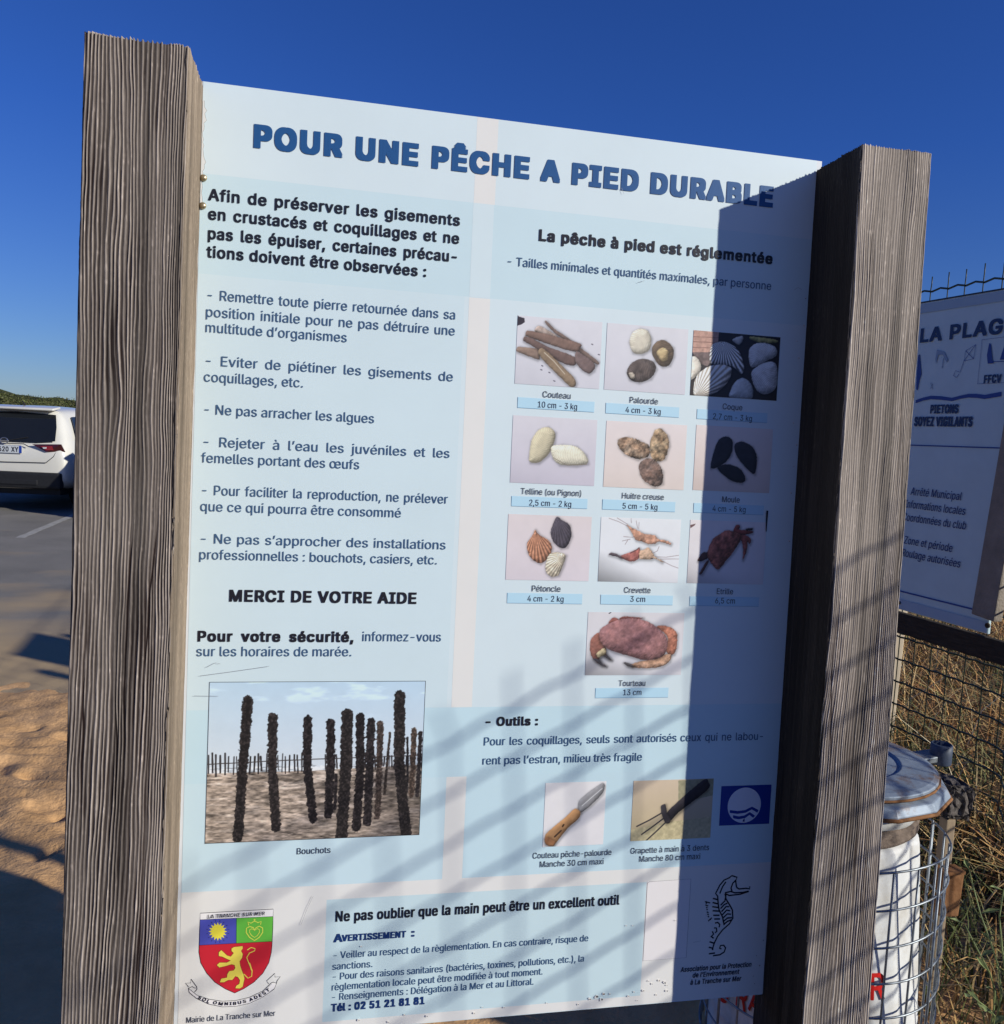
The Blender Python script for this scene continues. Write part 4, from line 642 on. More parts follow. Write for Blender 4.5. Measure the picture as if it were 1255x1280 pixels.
# ------------------------------------------------------------------ printed pictures (flat prints on the board)
def catmull(pts, n=5):
    P = np.array(pts, float); out = []
    for i in range(len(P)):
        p0, p1, p2, p3 = P[i - 1], P[i], P[(i + 1) % len(P)], P[(i + 2) % len(P)]
        for j in range(n):
            t = j / n; out.append(.5 * (2 * p1 + (p2 - p0) * t + (2 * p0 - 5 * p1 + 4 * p2 - p3) * t * t + (3 * p1 - p0 - 3 * p2 + p3) * t ** 3))
    return np.array(out)
def sdf(X, Z, pts):
    d2 = np.full(X.shape, 1e9); ins = np.zeros(X.shape, bool); n = len(pts)
    for i in range(n):
        a, b = pts[i], pts[(i + 1) % n]; e = b - a; wx, wz = X - a[0], Z - a[1]
        t = np.clip((wx * e[0] + wz * e[1]) / (e @ e + 1e-12), 0, 1)
        d2 = np.minimum(d2, (wx - e[0] * t) ** 2 + (wz - e[1] * t) ** 2)
        c = (a[1] > Z) != (b[1] > Z)
        if abs(e[1]) > 1e-12: ins ^= c & (X < e[0] * (Z - a[1]) / e[1] + a[0])
    d = np.sqrt(d2); return np.where(ins, d, -d)
def linedist(X, Z, pts):
    d2 = np.full(X.shape, 1e9); T = np.zeros(X.shape)
    for i in range(len(pts) - 1):
        a, b = np.array(pts[i]), np.array(pts[i + 1]); e = b - a; wx, wz = X - a[0], Z - a[1]
        t = np.clip((wx * e[0] + wz * e[1]) / (e @ e + 1e-12), 0, 1); q = (wx - e[0] * t) ** 2 + (wz - e[1] * t) ** 2
        T = np.where(q < d2, i + t, T); d2 = np.minimum(d2, q)
    return np.sqrt(d2), T
def sst(a, b, x): t = np.clip((x - a) / (b - a), 0, 1); return t * t * (3 - 2 * t)
def print_picture(name, box, bgc, ops, mat, parent, off, y0, step=.85, k=1.0):
    x0, z0, x1, z1 = box; nx = int((x1 - x0) / step); nz = int((z1 - z0) / step)
    X, Z = np.meshgrid(np.linspace(x0, x1, nx), np.linspace(z0, z1, nz)); U = (X - x0) / (x1 - x0); T = (Z - z0) / (z1 - z0)
    top, bot, vig = bgc
    I = np.array(bot)[None, None] * (1 - T[..., None]) + np.array(top)[None, None] * T[..., None]
    I = I * (1 + .03 * (fbm(X / 18, Z / 18, 3)[..., None] - .5))
    if vig: I = I * (1 - vig * (np.clip(.45 - U * .55 - T * .9, 0, 1)[..., None] * 1.6 + .25 * np.clip((.5 - T) * 2 - .6, 0, 1)[..., None]))
    hz = fbm(X / 3.2, Z / 3.2, 9); st = (x1 - x0) / (nx - 1)
    for op in ops:
        if op[0] == 'B':
            _, col, r, nz_, rib, pts = op
            d = sdf(X, Z, catmull(pts)) + (hz - .5) * (1.2 + 3 * nz_)
            sh = np.exp(-np.clip(-sdf(X - 1.2, Z + 1.4, np.array(pts)), 0, None) ** 2 / 10.); I = I * (1 - .24 * sh[..., None])
            a = sst(-.45, .45, d)[..., None]; q = np.clip(d / r, 0, 1); h = np.sqrt(np.clip(q * (2 - q), 0, 1)) * r * .75 + (hz - .5) * nz_ * 2.4
            gz, gx = np.gradient(h, st); nn = np.sqrt(gx * gx + gz * gz + 1); lam = np.clip((gx * .45 - gz * .5 + .75) / nn, 0, 1.3)
            lam = np.clip((gx * .4 + -gz * .55 + .74) / nn, .0, 1.3)
            v = .62 + .52 * lam + nz_ * 1.9 * (fbm(X / 7, Z / 7, 20) - .5)
            if rib:
                dx, dz = X - rib[0], Z - rib[1]
                if rib[2] == 1: v = v * (1 + rib[3] * np.sin(np.hypot(dx, dz) * 2.0 + 3 * hz))
                else: v = v * (1 + rib[3] * np.sin(np.arctan2(dz, dx) * 46 + hz))
            tint = 1 + np.array([.06, 0, -.06]) * (fbm(X / 9, Z / 9, 30)[..., None] - .5) * 4 * nz_
            I = I * (1 - a) + np.array(col) * v[..., None] * tint * a
        elif op[0] == 'F':
            _, col, nz_, pts = op; a = sst(-.4, .4, sdf(X, Z, np.array(pts)))[..., None]
            I = I * (1 - a) + np.array(col) * (1 + nz_ * 2 * (fbm(X / 5, Z / 5, 14)[..., None] - .5)) * a
        elif op[0] == 'L':
            _, col, wd, pts = op; d, _t = linedist(X, Z, pts); a = (1 - sst(wd / 2 - .35, wd / 2 + .45, d))[..., None] * min(1, wd)
            I = I * (1 - a) + np.array(col) * a
        elif op[0] == 'P':
            _, col, wd, pts = op; d, t = linedist(X, Z, pts)
            d = d + (fbm(X / 3.5, Z / 3.5, 5) - .5) * min(6, wd * .5); a = (1 - sst(wd / 2 - .5, wd / 2 + .5, d))[..., None]
            v = .7 + 2.2 * np.clip(fbm(X / 2.6, Z / 2.6, 6) - .45, 0, 1)[..., None] + .25 * np.clip(d / wd, -1, .5)[..., None]
            I = I * (1 - a) + np.array(col) * v * a
        elif op[0] == 'M':
            below = sst(0, 2, (z0 + (z1 - z0) * .475) - Z)
            rp = fbm(X / 9, Z / 2.4, 7) - .5; rp2 = fbm((X + Z * 2) / 26, Z / 9, 8) - .5
            gl = sst(.50, .70, fbm((X + Z * 1.5) / 30, Z / 5, 13)) * (.4 + .6 * T * 2)
            I = I * (1 + below[..., None] * (rp[..., None] * 1.1 + rp2[..., None] * .8)) + (below * gl)[..., None] * np.array([46, 44, 44]); I = I * (1 - below[..., None] * .22 * sst(.45, 1, U)[..., None])
            cl = sst(.55, .75, fbm(X / 60, Z / 16, 12)) * sst(.7, 1, T); I = I + cl[..., None] * 26
    I = I * .70 + I.mean(-1, keepdims=True) * .30
    I = np.clip(I, 0, 250) / 255.; L = np.where(I > .04, ((I + .055) / 1.055) ** 2.4, I / 12.92) * k
    V = np.zeros((nx * nz, 3)); V[:, 0] = X.ravel() * .001 + off.x; V[:, 2] = Z.ravel() * .001 + off.z; V[:, 1] = y0 + off.y
    i = np.arange(nx * nz).reshape(nz, nx); F = np.stack([i[:-1, :-1], i[:-1, 1:], i[1:, 1:], i[1:, :-1]], -1).reshape(-1, 4)
    return mesh_np(name, V, F, mat, parent, col=np.clip(L.reshape(-1, 3), 0, .88))

# ================================================================== SETTING
def asphalt_mat():
    m = node_mat('asphalt', (.235, .215, .19), .9, .16, 1.3, .004, 260, spec=.2, det=12)
    n = m.node_tree.nodes; l = m.node_tree.links; b = n['Principled BSDF']
    tc = [x for x in n if x.type == 'TEX_COORD'][0]
    prev = b.inputs[0].links[0].from_socket
    ns = n.new('ShaderNodeTexNoise'); ns.inputs['Scale'].default_value = 190; ns.inputs['Detail'].default_value = 3; l.new(tc.outputs['Object'], ns.inputs['Vector'])
    rp = n.new('ShaderNodeMapRange'); rp.inputs[1].default_value = .35; rp.inputs[2].default_value = .7; rp.inputs[3].default_value = .60; rp.inputs[4].default_value = 1.36; l.new(ns.outputs[0], rp.inputs[0])
    ml = n.new('ShaderNodeMix'); ml.data_type = 'RGBA'; ml.blend_type = 'MULTIPLY'; ml.inputs[0].default_value = 1
    l.new(prev, ml.inputs[6]); l.new(rp.outputs[0], ml.inputs[7])
    # wind-blown sand dusting the surface in streaks
    n3 = n.new('ShaderNodeTexNoise'); n3.inputs['Scale'].default_value = .9; n3.inputs['Detail'].default_value = 9
    mp = n.new('ShaderNodeMapping'); mp.inputs['Scale'].default_value = (.9, 1.5, 1); l.new(tc.outputs['Object'], mp.inputs[0]); l.new(mp.outputs[0], n3.inputs['Vector'])
    sp = n.new('ShaderNodeSeparateXYZ'); l.new(tc.outputs['Object'], sp.inputs[0])
    gr = n.new('ShaderNodeMapRange'); gr.inputs[1].default_value = 3.9; gr.inputs[2].default_value = 7.2; gr.inputs[3].default_value = .42; gr.inputs[4].default_value = -.08; l.new(sp.outputs[1], gr.inputs[0])
    ad = n.new('ShaderNodeMath'); l.new(n3.outputs[0], ad.inputs[0]); l.new(gr.outputs[0], ad.inputs[1])
    r2 = n.new('ShaderNodeMapRange'); r2.inputs[1].default_value = .5; r2.inputs[2].default_value = .85; r2.inputs[4].default_value = .85; l.new(ad.outputs[0], r2.inputs[0])
    m2 = n.new('ShaderNodeMix'); m2.data_type = 'RGBA'; m2.inputs[7].default_value = (.5, .35, .19, 1)
    l.new(r2.outputs[0], m2.inputs[0]); l.new(ml.outputs[2], m2.inputs[6]); l.new(m2.outputs[2], b.inputs[0])
    return m
M_ASPH = asphalt_mat()
M_SAND = node_mat('sand', (.54, .305, .135), .95, .2, 6, .006, 60, spec=.15, col2=(.70, .415, .20), det=10)
M_LINE = node_mat('worn_road_paint', (.36, .34, .31), .8, .3, 14, spec=.2)
M_SOIL = node_mat('soil', (.10, .07, .04), .95, .4, 9, .02, 30, spec=.1)

g = mesh_np('car_park', [(-400, -400, 0), (400, -400, 0), (400, 400, 0), (-400, 400, 0)], [[0, 1, 2, 3]], M_ASPH); struct(g)

# drifted sand over the edge of the car park
xs = np.linspace(-5.0, 2.6, 380); ys = np.linspace(-3.5, 5.2, 420); X, Y = np.meshgrid(xs, ys)
edge = 3.95 + .9 * (fbm(X / 1.1, Y / 2.5, 2) - .5) - .1 * X + .9 * (fbm(X / .22, Y / .3, 17) - .5)
m_ = sst(0, 1, np.clip((edge - Y) / 1.6, 0, 1)) * sst(2.6, 2.2, X) * sst(-5, -4.3, X) * sst(-.55, .15, Y + .25 * (fbm(X / .5, Y / .5, 10) - .5)) * sst(2.3, 1.5, X)
Zs = -.02 + m_ * (.05 + .07 * (fbm(X / .55, Y / .8, 4) - .42) + .035 * (fbm(X / .16, Y / .2, 6) - .5) + .008 * np.sin((Y * 1.0 + X * .45 + .12 * fbm(X / .3, Y / .3, 3)) * 60) * sst(.5, .6, fbm(X / .8, Y / .8, 15)))
rs = np.random.RandomState(5)
for i in range(110):      # footprints and trampled hollows
    cx, cy, r = rs.uniform(-3, .5), rs.uniform(.4, 3.4), rs.uniform(.04, .10); a = rs.uniform(0, 3)
    u = (X - cx) * np.cos(a) + (Y - cy) * np.sin(a); v = -(X - cx) * np.sin(a) + (Y - cy) * np.cos(a)
    q = np.exp(-(u / r) ** 2 - (v / (r * .5)) ** 2); Zs -= .032 * q * m_; q2 = np.exp(-((u - r * 1.1) / (r * .5)) ** 2 - (v / (r * .6)) ** 2); Zs += .014 * q2 * m_
V = np.stack([X.ravel(), Y.ravel(), Zs.ravel()], -1); i = np.arange(V.shape[0]).reshape(X.shape)
F = np.stack([i[:-1, :-1], i[:-1, 1:], i[1:, 1:], i[1:, :-1]], -1).reshape(-1, 4)
struct(mesh_np('sand', V, F, M_SAND, smooth=True))

# dark gravelly soil below the board, spread unseen in front to cut bounced light
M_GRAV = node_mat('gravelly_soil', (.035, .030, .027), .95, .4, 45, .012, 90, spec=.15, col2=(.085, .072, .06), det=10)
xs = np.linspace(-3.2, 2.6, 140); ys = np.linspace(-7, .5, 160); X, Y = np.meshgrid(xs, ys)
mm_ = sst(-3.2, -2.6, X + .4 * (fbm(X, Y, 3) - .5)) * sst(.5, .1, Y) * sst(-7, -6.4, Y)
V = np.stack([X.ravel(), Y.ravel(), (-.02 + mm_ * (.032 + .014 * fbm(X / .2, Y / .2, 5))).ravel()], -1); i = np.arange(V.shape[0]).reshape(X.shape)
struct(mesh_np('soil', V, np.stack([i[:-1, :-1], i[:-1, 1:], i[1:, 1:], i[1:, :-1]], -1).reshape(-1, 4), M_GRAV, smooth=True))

# parking bay lines, 4 mm above the asphalt
def road_line(a, b, wd):
    a, b = Vector(a), Vector(b); d = (b - a).normalized(); s = Vector((-d.y, d.x)) * wd / 2; z = .004
    P = []; n = 24
    for k in range(n + 1):
        p = a.lerp(b, k / n); j = random.Random(k).uniform(-.008, .008)
        P += [(p.x + s.x + j, p.y + s.y, z), (p.x - s.x + j, p.y - s.y, z)]
    return struct(mesh_np('road_marking', P, [[2 * k, 2 * k + 1, 2 * k + 3, 2 * k + 2] for k in range(n)], M_LINE))
road_line((-3.28, 9.5), (-3.45, 14.5), .1)
road_line((-5.9, 9.4), (-6.05, 14.5), .1)
road_line((-.7, 9.6), (-.85, 14.5), .1)

# ground of the meadow beyond the fence
xs = np.linspace(2.35, 60, 90); ys = np.linspace(-25, 80, 120); X, Y = np.meshgrid(xs, ys)
Zs = .02 + .12 * (fbm(X / 3, Y / 3, 1) - .3) * sst(2.35, 4, X)
V = np.stack([X.ravel(), Y.ravel(), Zs.ravel()], -1); i = np.arange(V.shape[0]).reshape(X.shape)
F = np.stack([i[:-1, :-1], i[:-1, 1:], i[1:, 1:], i[1:, :-1]], -1).reshape(-1, 4)
struct(mesh_np('meadow', V, F, M_SOIL, smooth=True))

# dry dune grass: thin bent blades
M_GRASS = node_mat('grass_blades', (1, 1, 1), .75, .2, 4, spec=.25, attr=True)
def blades(name, pos, hmin, hmax, wid, pal, rs, lean=.6):
    n = len(pos); h = rs.uniform(hmin, hmax, n); a = rs.uniform(0, 2 * np.pi, n); ln = rs.uniform(.1, lean, n) * h * 1.3
    dirx, diry = np.cos(a), np.sin(a); b = a + rs.uniform(1.0, 2.1, n); wx, wy = np.cos(b) * wid, np.sin(b) * wid
    V = np.zeros((n, 7, 3)); prof = [(0, 1), (.45, .8), (.8, .5), (1., 0)]
    for k, (t, ww) in enumerate(prof):
        cx = pos[:, 0] + dirx * ln * t ** 2; cy = pos[:, 1] + diry * ln * t ** 2; cz = pos[:, 2] + h * (t - .25 * t ** 3 * np.minimum(1, ln / h))
        if k < 3:
            V[:, 2 * k] = np.stack([cx - wx * ww, cy - wy * ww, cz], -1); V[:, 2 * k + 1] = np.stack([cx + wx * ww, cy + wy * ww, cz], -1)
        else: V[:, 6] = np.stack([cx, cy, cz], -1)
    base = (np.arange(n) * 7)[:, None]
    F = np.concatenate([base + np.array([[0, 1, 3]]), base + np.array([[0, 3, 2]]), base + np.array([[2, 3, 5]]), base + np.array([[2, 5, 4]]), base + np.array([[4, 5, 6]])])
    col = np.array(pal)[rs.randint(0, len(pal), n)] * rs.uniform(.65, 1.25, (n, 1)); col = np.repeat(col, 7, axis=0)
    return mesh_np(name, V.reshape(-1, 3), F, M_GRASS, col=col)
rs = np.random.RandomState(8)
DRY = [(.70, .43, .16), (.60, .33, .12), (.80, .56, .26), (.50, .25, .095), (.54, .34, .14), (.36, .17, .07), (.30, .26, .10)]
GRN = [(.12, .14, .04), (.16, .17, .06), (.10, .12, .04), (.22, .20, .08), (.30, .24, .11)]
n = 52000; px = 2.5 + 7.5 * rs.rand(n) ** 1.5; py = rs.uniform(-3, 11, n)
keep = rs.rand(n) < (.35 + .9 * fbm(px / .35, py / .35, 2)); px, py = px[keep], py[keep]
gz = .02 + .12 * (fbm(px / 3, py / 3, 1) - .3) * sst(2.35, 4, px)
isg = fbm(px / .9, py / .9, 21) > .60
tag(blades('dry_grass', np.stack([px, py, gz], -1)[~isg],   .10, .40, .0037, DRY, rs, 1.9), 'dry straw coloured grass growing behind the wire fence', 'grass', kind='stuff')
tag(blades('green_grass', np.stack([px, py, gz], -1)[isg], .10, .36, .0034, GRN, rs, 1.6), 'green tufts among the dry grass behind the wire fence', 'grass', kind='stuff')
n = 420; px = rs.uniform(2.75, 6, n); py = rs.uniform(-1, 7, n)
tag(blades('straw_stalks', np.stack([px, py, np.full(n, .04)], -1), .3, .62, .0026, [(.74, .60, .34), (.66, .50, .26), (.78, .66, .44)], rs, 1.2), 'long pale straw stalks sticking out of the dry grass', 'grass', kind='stuff')
n = 9500; px = 2.75 - 1.15 * rs.rand(n) ** 1.6; py = rs.uniform(-1.5, 3.4, n)
tag(blades('verge_grass', np.stack([px, py, np.full(n, .0)], -1), .06, .3, .003, DRY[:3] + GRN, rs, 1.0), 'sparse grass at the foot of the wire fence', 'grass', kind='stuff')

# scrub along the far side of the car park
M_LEAF = node_mat('scrub_leaves', (1, 1, 1), .7, .35, .6, spec=.25, attr=True)
def leaf_mass(name, cx, cy, cz, rad, size, rs, pal):
    n = len(cx); d = rs.randn(n, 3); d /= np.linalg.norm(d, axis=1)[:, None]; rr = rs.rand(n) ** .5
    P = np.stack([cx, cy, cz], -1) + d * (rr[:, None] * rad)
    P[:, 2] = np.maximum(P[:, 2], .05)
    u = rs.randn(n, 3); u /= np.linalg.norm(u, axis=1)[:, None]; v = np.cross(u, rs.randn(n, 3)); v /= np.linalg.norm(v, axis=1)[:, None]
    s = rs.uniform(.5, 1.3, (n, 1)) * size
    V = np.stack([P - u * s, P + v * s * .5, P + u * s, P - v * s * .5], 1).reshape(-1, 3)
    F = np.arange(n * 4).reshape(n, 4); col = np.repeat(np.array(pal)[rs.randint(0, len(pal), n)] * rs.uniform(.6, 1.3, (n, 1)), 4, axis=0)
    return mesh_np(name, V, F, M_LEAF, col=col)
xs = np.linspace(-80, 50, 500); ys = np.linspace(44.5, 60, 40); X, Y = np.meshgrid(xs, ys)
def scrub_top(x, y): return (1.75 + .75 * fbm(x / 7, y / 7, 5, 3) + .9 * sst(-17, -23, x) + .35 * fbm(x / 1.5, y / 1.5, 9)) * (.55 + .45 * np.sqrt(np.clip((y - 45) / 9, 0, 1)))
M_DUNE = node_mat('dune_heath', (.035, .042, .014), .9, .5, .8, .15, 3, spec=.1, col2=(.075, .08, .028))
V = np.stack([X.ravel(), Y.ravel(), (scrub_top(X, Y) * sst(44.5, 46.2, Y) - .12).ravel()], -1); i = np.arange(V.shape[0]).reshape(X.shape)
struct(mesh_np('dune', V, np.stack([i[:-1, :-1], i[:-1, 1:], i[1:, 1:], i[1:, :-1]], -1).reshape(-1, 4), M_DUNE, smooth=True))
SCR = [(.10, .12, .03), (.12, .13, .035), (.08, .095, .03), (.13, .13, .05), (.06, .07, .025), (.11, .095, .04)]
rs = np.random.RandomState(14); n = 170000
bx = rs.uniform(-75, 45, n); by = 45 + 9 * rs.rand(n); hh = scrub_top(bx, by) * np.where(rs.rand(n) < .35, rs.rand(n), 1.)
tag(leaf_mass('scrub', bx, by, hh, .14, .06, rs, SCR), 'low green scrub closing the far side of the car park', 'scrub', kind='stuff')

# ================================================================== THE INFORMATION BOARD
M_WOOD = node_mat('weathered_wood', (1, 1, 1), .82, .34, 34, .0006, 420, spec=.18, attr=True, stretch=(1, 1, .045), det=8)
M_PANEL = node_mat('panel_laminate', (.72, .73, .74), .45, .03, 6, spec=.4)
M_PRINT = node_mat('printed_ink', (1, 1, 1), .42, .05, 5, spec=.35, attr=True)
M_SCREW = node_mat('brass_screw', (.45, .36, .22), .35, .2, 60, metal=.8)
M_CHIP = node_mat('chipped_laminate', (.62, .57, .52), .8, .35, 90, spec=.2)

PW, PD = 1.0733, .139                       # clear width between the posts, how far they stand proud of the panel
B = Vector((PW / 2, 0, -2.04))               # foot of the board in its own frame (x along the panel, z down from its top edge)
sign = thing('information_board', 'big pale blue board about foot fishing held between two weathered square timber posts', 'information board')
sign.location = CAM + SIGN_ROT @ (B - Vector((.20916, -1.47154, -.58349)))
sign.rotation_euler = SIGN_ROT.to_euler()
OFF = -B

CR = True
def timber(name, x0, x1, y0, y1, zt, zb, seed, lean, parent, off, pal, res=1.0, rows=520, ctr=None, fine=False):
    """square timber with eroded grain: ridges of hard wood stand proud of the soft wood; pal = per face (valley, ridge)"""
    W, D = x1 - x0, y1 - y0; r = .004
    def side(n, f): return [f(t) for t in np.linspace(0, 1, n, endpoint=False)]
    nf, ns, nb = int(270 * res), int(190 * res), int(30 * res) + 8
    P = side(nf, lambda t: (x0 + W * t, y0, 0, -1, W * t, 0)) + side(ns, lambda t: (x1, y0 + D * t, 1, 0, W + D * t, 1)) + \
        side(nb, lambda t: (x1 - W * t, y1, 0, 1, W + D + W * t, 2)) + side(ns, lambda t: (x0, y1 - D * t, -1, 0, 2 * W + D + D * t, 3))
    P = np.array(P); n = len(P); z = np.concatenate([np.linspace(zt, zt - .02, 8, endpoint=False), np.linspace(zt - .02, zb, rows)])
    S, Z = np.meshgrid(P[:, 4], z); fc = P[:, 5].astype(int)
    rng = np.random.RandomState(seed); L = 2 * (W + D) + .2; gaps = []
    tot = -.1
    pos = [tot]
    while tot < L:
        tot += rng.uniform(.0030, .0056) * (.70 + .5 * vnoise(tot / .04, 0, seed % 7)) * (1.55 - .75 * min(1, max(0, tot / W)) if fine else 1.); pos.append(tot)
    pos = np.array(pos); amp = .25 + .75 * rng.rand(len(pos)) ** .7
    U = S + .030 * (fbm(S / .16 + seed, Z / .75, 3, 2) - .5) + .0085 * (fbm(S / .05 + seed, Z / .17, 4, 3) - .5) + .0011 * (vnoise(S / .004, Z / .03, 5) - .5)
    if seed % 2: kx, kz = W * .55, -.52; q = np.exp(-((S - kx) / .03) ** 2 - ((Z - kz) / .07) ** 2); U = U + .010 * q * np.sign(S - kx) * (1 - np.exp(-((S - kx) / .012) ** 2))
    i = np.clip(np.searchsorted(pos, U) - 1, 0, len(pos) - 2); t = (U - pos[i]) / (pos[i + 1] - pos[i])
    h = amp[i] * np.exp(-((t - .6) / .24) ** 2) * (.55 + .8 * fbm(U / .012, Z / .09, 6, 3)) + .32 * (fbm(U / .0013, Z / .05, 7, 3) - .4)
    h = np.clip(h, 0, 1.15)
    crack = sst(.79, .86, vnoise(U / .0035 + 17, Z / .4, 2)) * sst(.5, .65, fbm(S / .05, Z / .5, 19, 2))
    h = h * (1 - .9 * crack)
    rk = np.random.RandomState(seed + 50)                 # drying cracks that wander down the grain
    for q in range(9):
        s0 = rk.uniform(.012, W - .012) if q < 6 else rk.uniform(W, L - .2); za = rk.uniform(zb * .6, zt - .02); ln = rk.uniform(.15, .55); wd = rk.uniform(.0006, .0013)
        cz = s0 + .012 * (vnoise(Z / .22 + q * 7, 0 * Z, 4) - .5) + .003 * (vnoise(Z / .05 + q * 3, 0 * Z, 6) - .5)
        tp = sst(za - ln, za - ln * .6, Z) * sst(za, za - ln * .4, Z); h = h * (1 - np.exp(-((S - cz) / (wd * (.3 + tp))) ** 2) * tp) - .35 * np.exp(-((S - cz) / (wd * (.3 + tp))) ** 2) * tp
    K = (np.ones_like(Z) if ctr is None else ctr(S, Z)) * (.45 + 1.1 * fbm(S / .05, Z / .22, 41, 3))
    pv = np.array([p[0] for p in pal])[fc][None]; pr = np.array([p[1] for p in pal])[fc][None]
    tone = ((.62 + .76 * fbm(S / .04, Z / .30, 11, 3)) * (.80 + .40 * fbm(S / .0011, Z / .0032, 29, 2)) * (1 - .35 * sst(.60, .78, fbm(S / .022, Z / .5, 33, 2))))[..., None]
    hm = .55 + (h - .55) * K
    hm = np.clip(hm, -.08, 1)[..., None]
    col = (pv * (1 - hm) + pr * hm) * tone
    fleck = sst(.74, .82, fbm(S / .0035, Z / .010, 23, 2)) * sst(.45, .6, fbm(S / .03, Z / .1, 25, 2)); col = col * (1 + .5 * fleck[..., None])
    dsp = .0016 * (h - .5) * K
    # rounded arrises
    u = np.minimum.reduce([np.abs(P[:, 4] - c) for c in (0, W, W + D, 2 * W + D, 2 * W + 2 * D)]); rd = np.where(u < r, r - np.sqrt(np.maximum(0, r * r - (r - u) ** 2)), 0)
    wear = (1 + 1.5 * (fbm(Z / .03, S * 0 + 3, 27, 3) - .5))
    V = np.zeros((len(z), n, 3)); V[..., 0] = P[None, :, 0] + P[None, :, 2] * (dsp - rd[None] * wear); V[..., 1] = P[None, :, 1] + P[None, :, 3] * (dsp - rd[None] * wear); V[..., 2] = Z
    V[0, :, 2] -= .004 - .005 * h[0] * K[0]
    V[1:8, :, 2] = np.minimum(V[1:8, :, 2], V[0:1, :, 2] - .0004 * np.arange(1, 8)[:, None])
    V[..., 0] += lean * V[..., 2]
    V = V.reshape(-1, 3); top = V[:n].mean(0, keepdims=True); V = np.vstack([V, top]) + np.array(off)
    a = np.arange(len(z) * n).reshape(len(z), n); b = np.roll(a, -1, axis=1)
    q1 = np.stack([a[:-1], a[1:], b[1:]], -1).reshape(-1, 3); q2 = np.stack([a[:-1], b[1:], b[:-1]], -1).reshape(-1, 3)
    cap = np.stack([a[0], b[0], np.full(n, len(V) - 1)], -1)
    col = np.vstack([col.reshape(-1, 3), [[.3, .25, .2]]])
    return mesh_np(name, V, np.concatenate([q1, q2, cap]), M_WOOD, parent, col=np.clip(col, .004, .85), smooth=True)
GREY = ((.064, .046, .039), (.55, .458, .388)); TAN = ((.15, .108, .074), (.42, .33, .245)); SHADE = ((.030, .025, .021), (.095, .076, .062)); PALE = ((.14, .107, .09), (.80, .68, .575))  # darkest pair puts the shade of the posts' left faces into the wood colour
p = timber('post', -.140, 0, -PD, .03, -.0156 + .008, -2.35, 3, .0042, sign, OFF, (GREY, TAN, GREY, SHADE), fine=True, ctr=lambda S, Z: np.where((S > .14) & (S < .32), .8, 1.0))
p['label'] = 'left post with dark grey ridged grain'
p = timber('post', PW, PW + .134, -PD, .03, -.0156, -2.35, 12, .0011, sign, OFF, (PALE, PALE, GREY, SHADE), ctr=lambda S, Z: .62 + .42 * sst(-.45, -1.0, Z))
p['label'] = 'right post, paler and lit from the right'

mb = MB(); mb.box((PW / 2 + OFF.x, .0025 + OFF.y, -1.5804 / 2 + OFF.z), (PW + .02, .005, 1.5804))
panel = mb.build('panel', M_PANEL, sign)
panel['label'] = 'printed panel with headings, pictures of shellfish and rules'

PK = 1.12
def rect(x0, z0, x1, z1): return [(x0, z0), (x1, z0), (x1, z1), (x0, z1)]
BASE, BAND, PINK, LOW = (206, 217, 220), (195, 213, 218), (221, 217, 212), (191, 213, 220)
Z = [('F', BASE, 0, rect(0, -1580, 1073, 0)), ('F', BAND, 0, rect(0, -300, 1073, -142.5)), ('F', (201, 215, 219), 0, rect(0, -1010, 432, -300)),
     ('F', LOW, 0, rect(0, -1134, 1073, -1010)), ('F', (195, 214, 220), 0, rect(0, -1318, 440, -1134)), ('F', (191, 212, 219), 0, rect(473, -1319, 1073, -1134)),
     ('F', PINK, 0, rect(440.5, -142.5, 477, -.5)), ('F', PINK, 0, rect(440, -1010, 476.5, -301)), ('F', PINK, 0, rect(437, -1318, 472.5, -1134)), ('F', (205, 217, 220), 0, rect(440, -300, 476, -142.5)),
     ('F', PINK, 0, rect(0, -1579, 1073, -1318)), ('F', (193, 211, 215), 0, rect(238, -1562, 821, -1344))]
flat_polys('colour_fields', Z, M_PRINT, panel, -.0003, off=OFF, k=PK, dy=1.2e-5)
BX = [(533, -482.6, 672, -464.5), (693.3, -482.9, 832, -464.8), (866.8, -483, 1005.6, -465.5), (530.3, -653.9, 668.4, -636.4), (696.6, -653.8, 834.8, -636), (871, -653.4, 1010, -636.2),
      (530.8, -824.8, 668, -806.8), (702.7, -824.5, 840.6, -807.4), (874, -825, 1012, -807.8), (702.1, -995.7, 842.2, -977.8)]
for x0, z0, x1, z1 in BX:
    it = [('F', (178, 209, 224), 0, rect(x0, z0, x1, z1)), ('L', (126, 164, 190), .8, [(x0, z1), (x0, z0), (x1, z0)])]
    flat_polys('size_box', it, M_PRINT, panel, -.0008, off=OFF, k=PK)
for nm, box, bgc, ops in PICS:
    print_picture(nm, box, bgc, ops, M_PRINT, panel, OFF, -.0008, .9 if nm != 'mussel_stakes_picture' else .95, k=PK)
flat_polys('picture_border', [('L', (40, 40, 48), 1.0, [(35.5, -1235.5), (393, -1235.5), (393, -963), (35.5, -963), (35.5, -1235.5)])], M_PRINT, panel, -.0011, off=OFF)

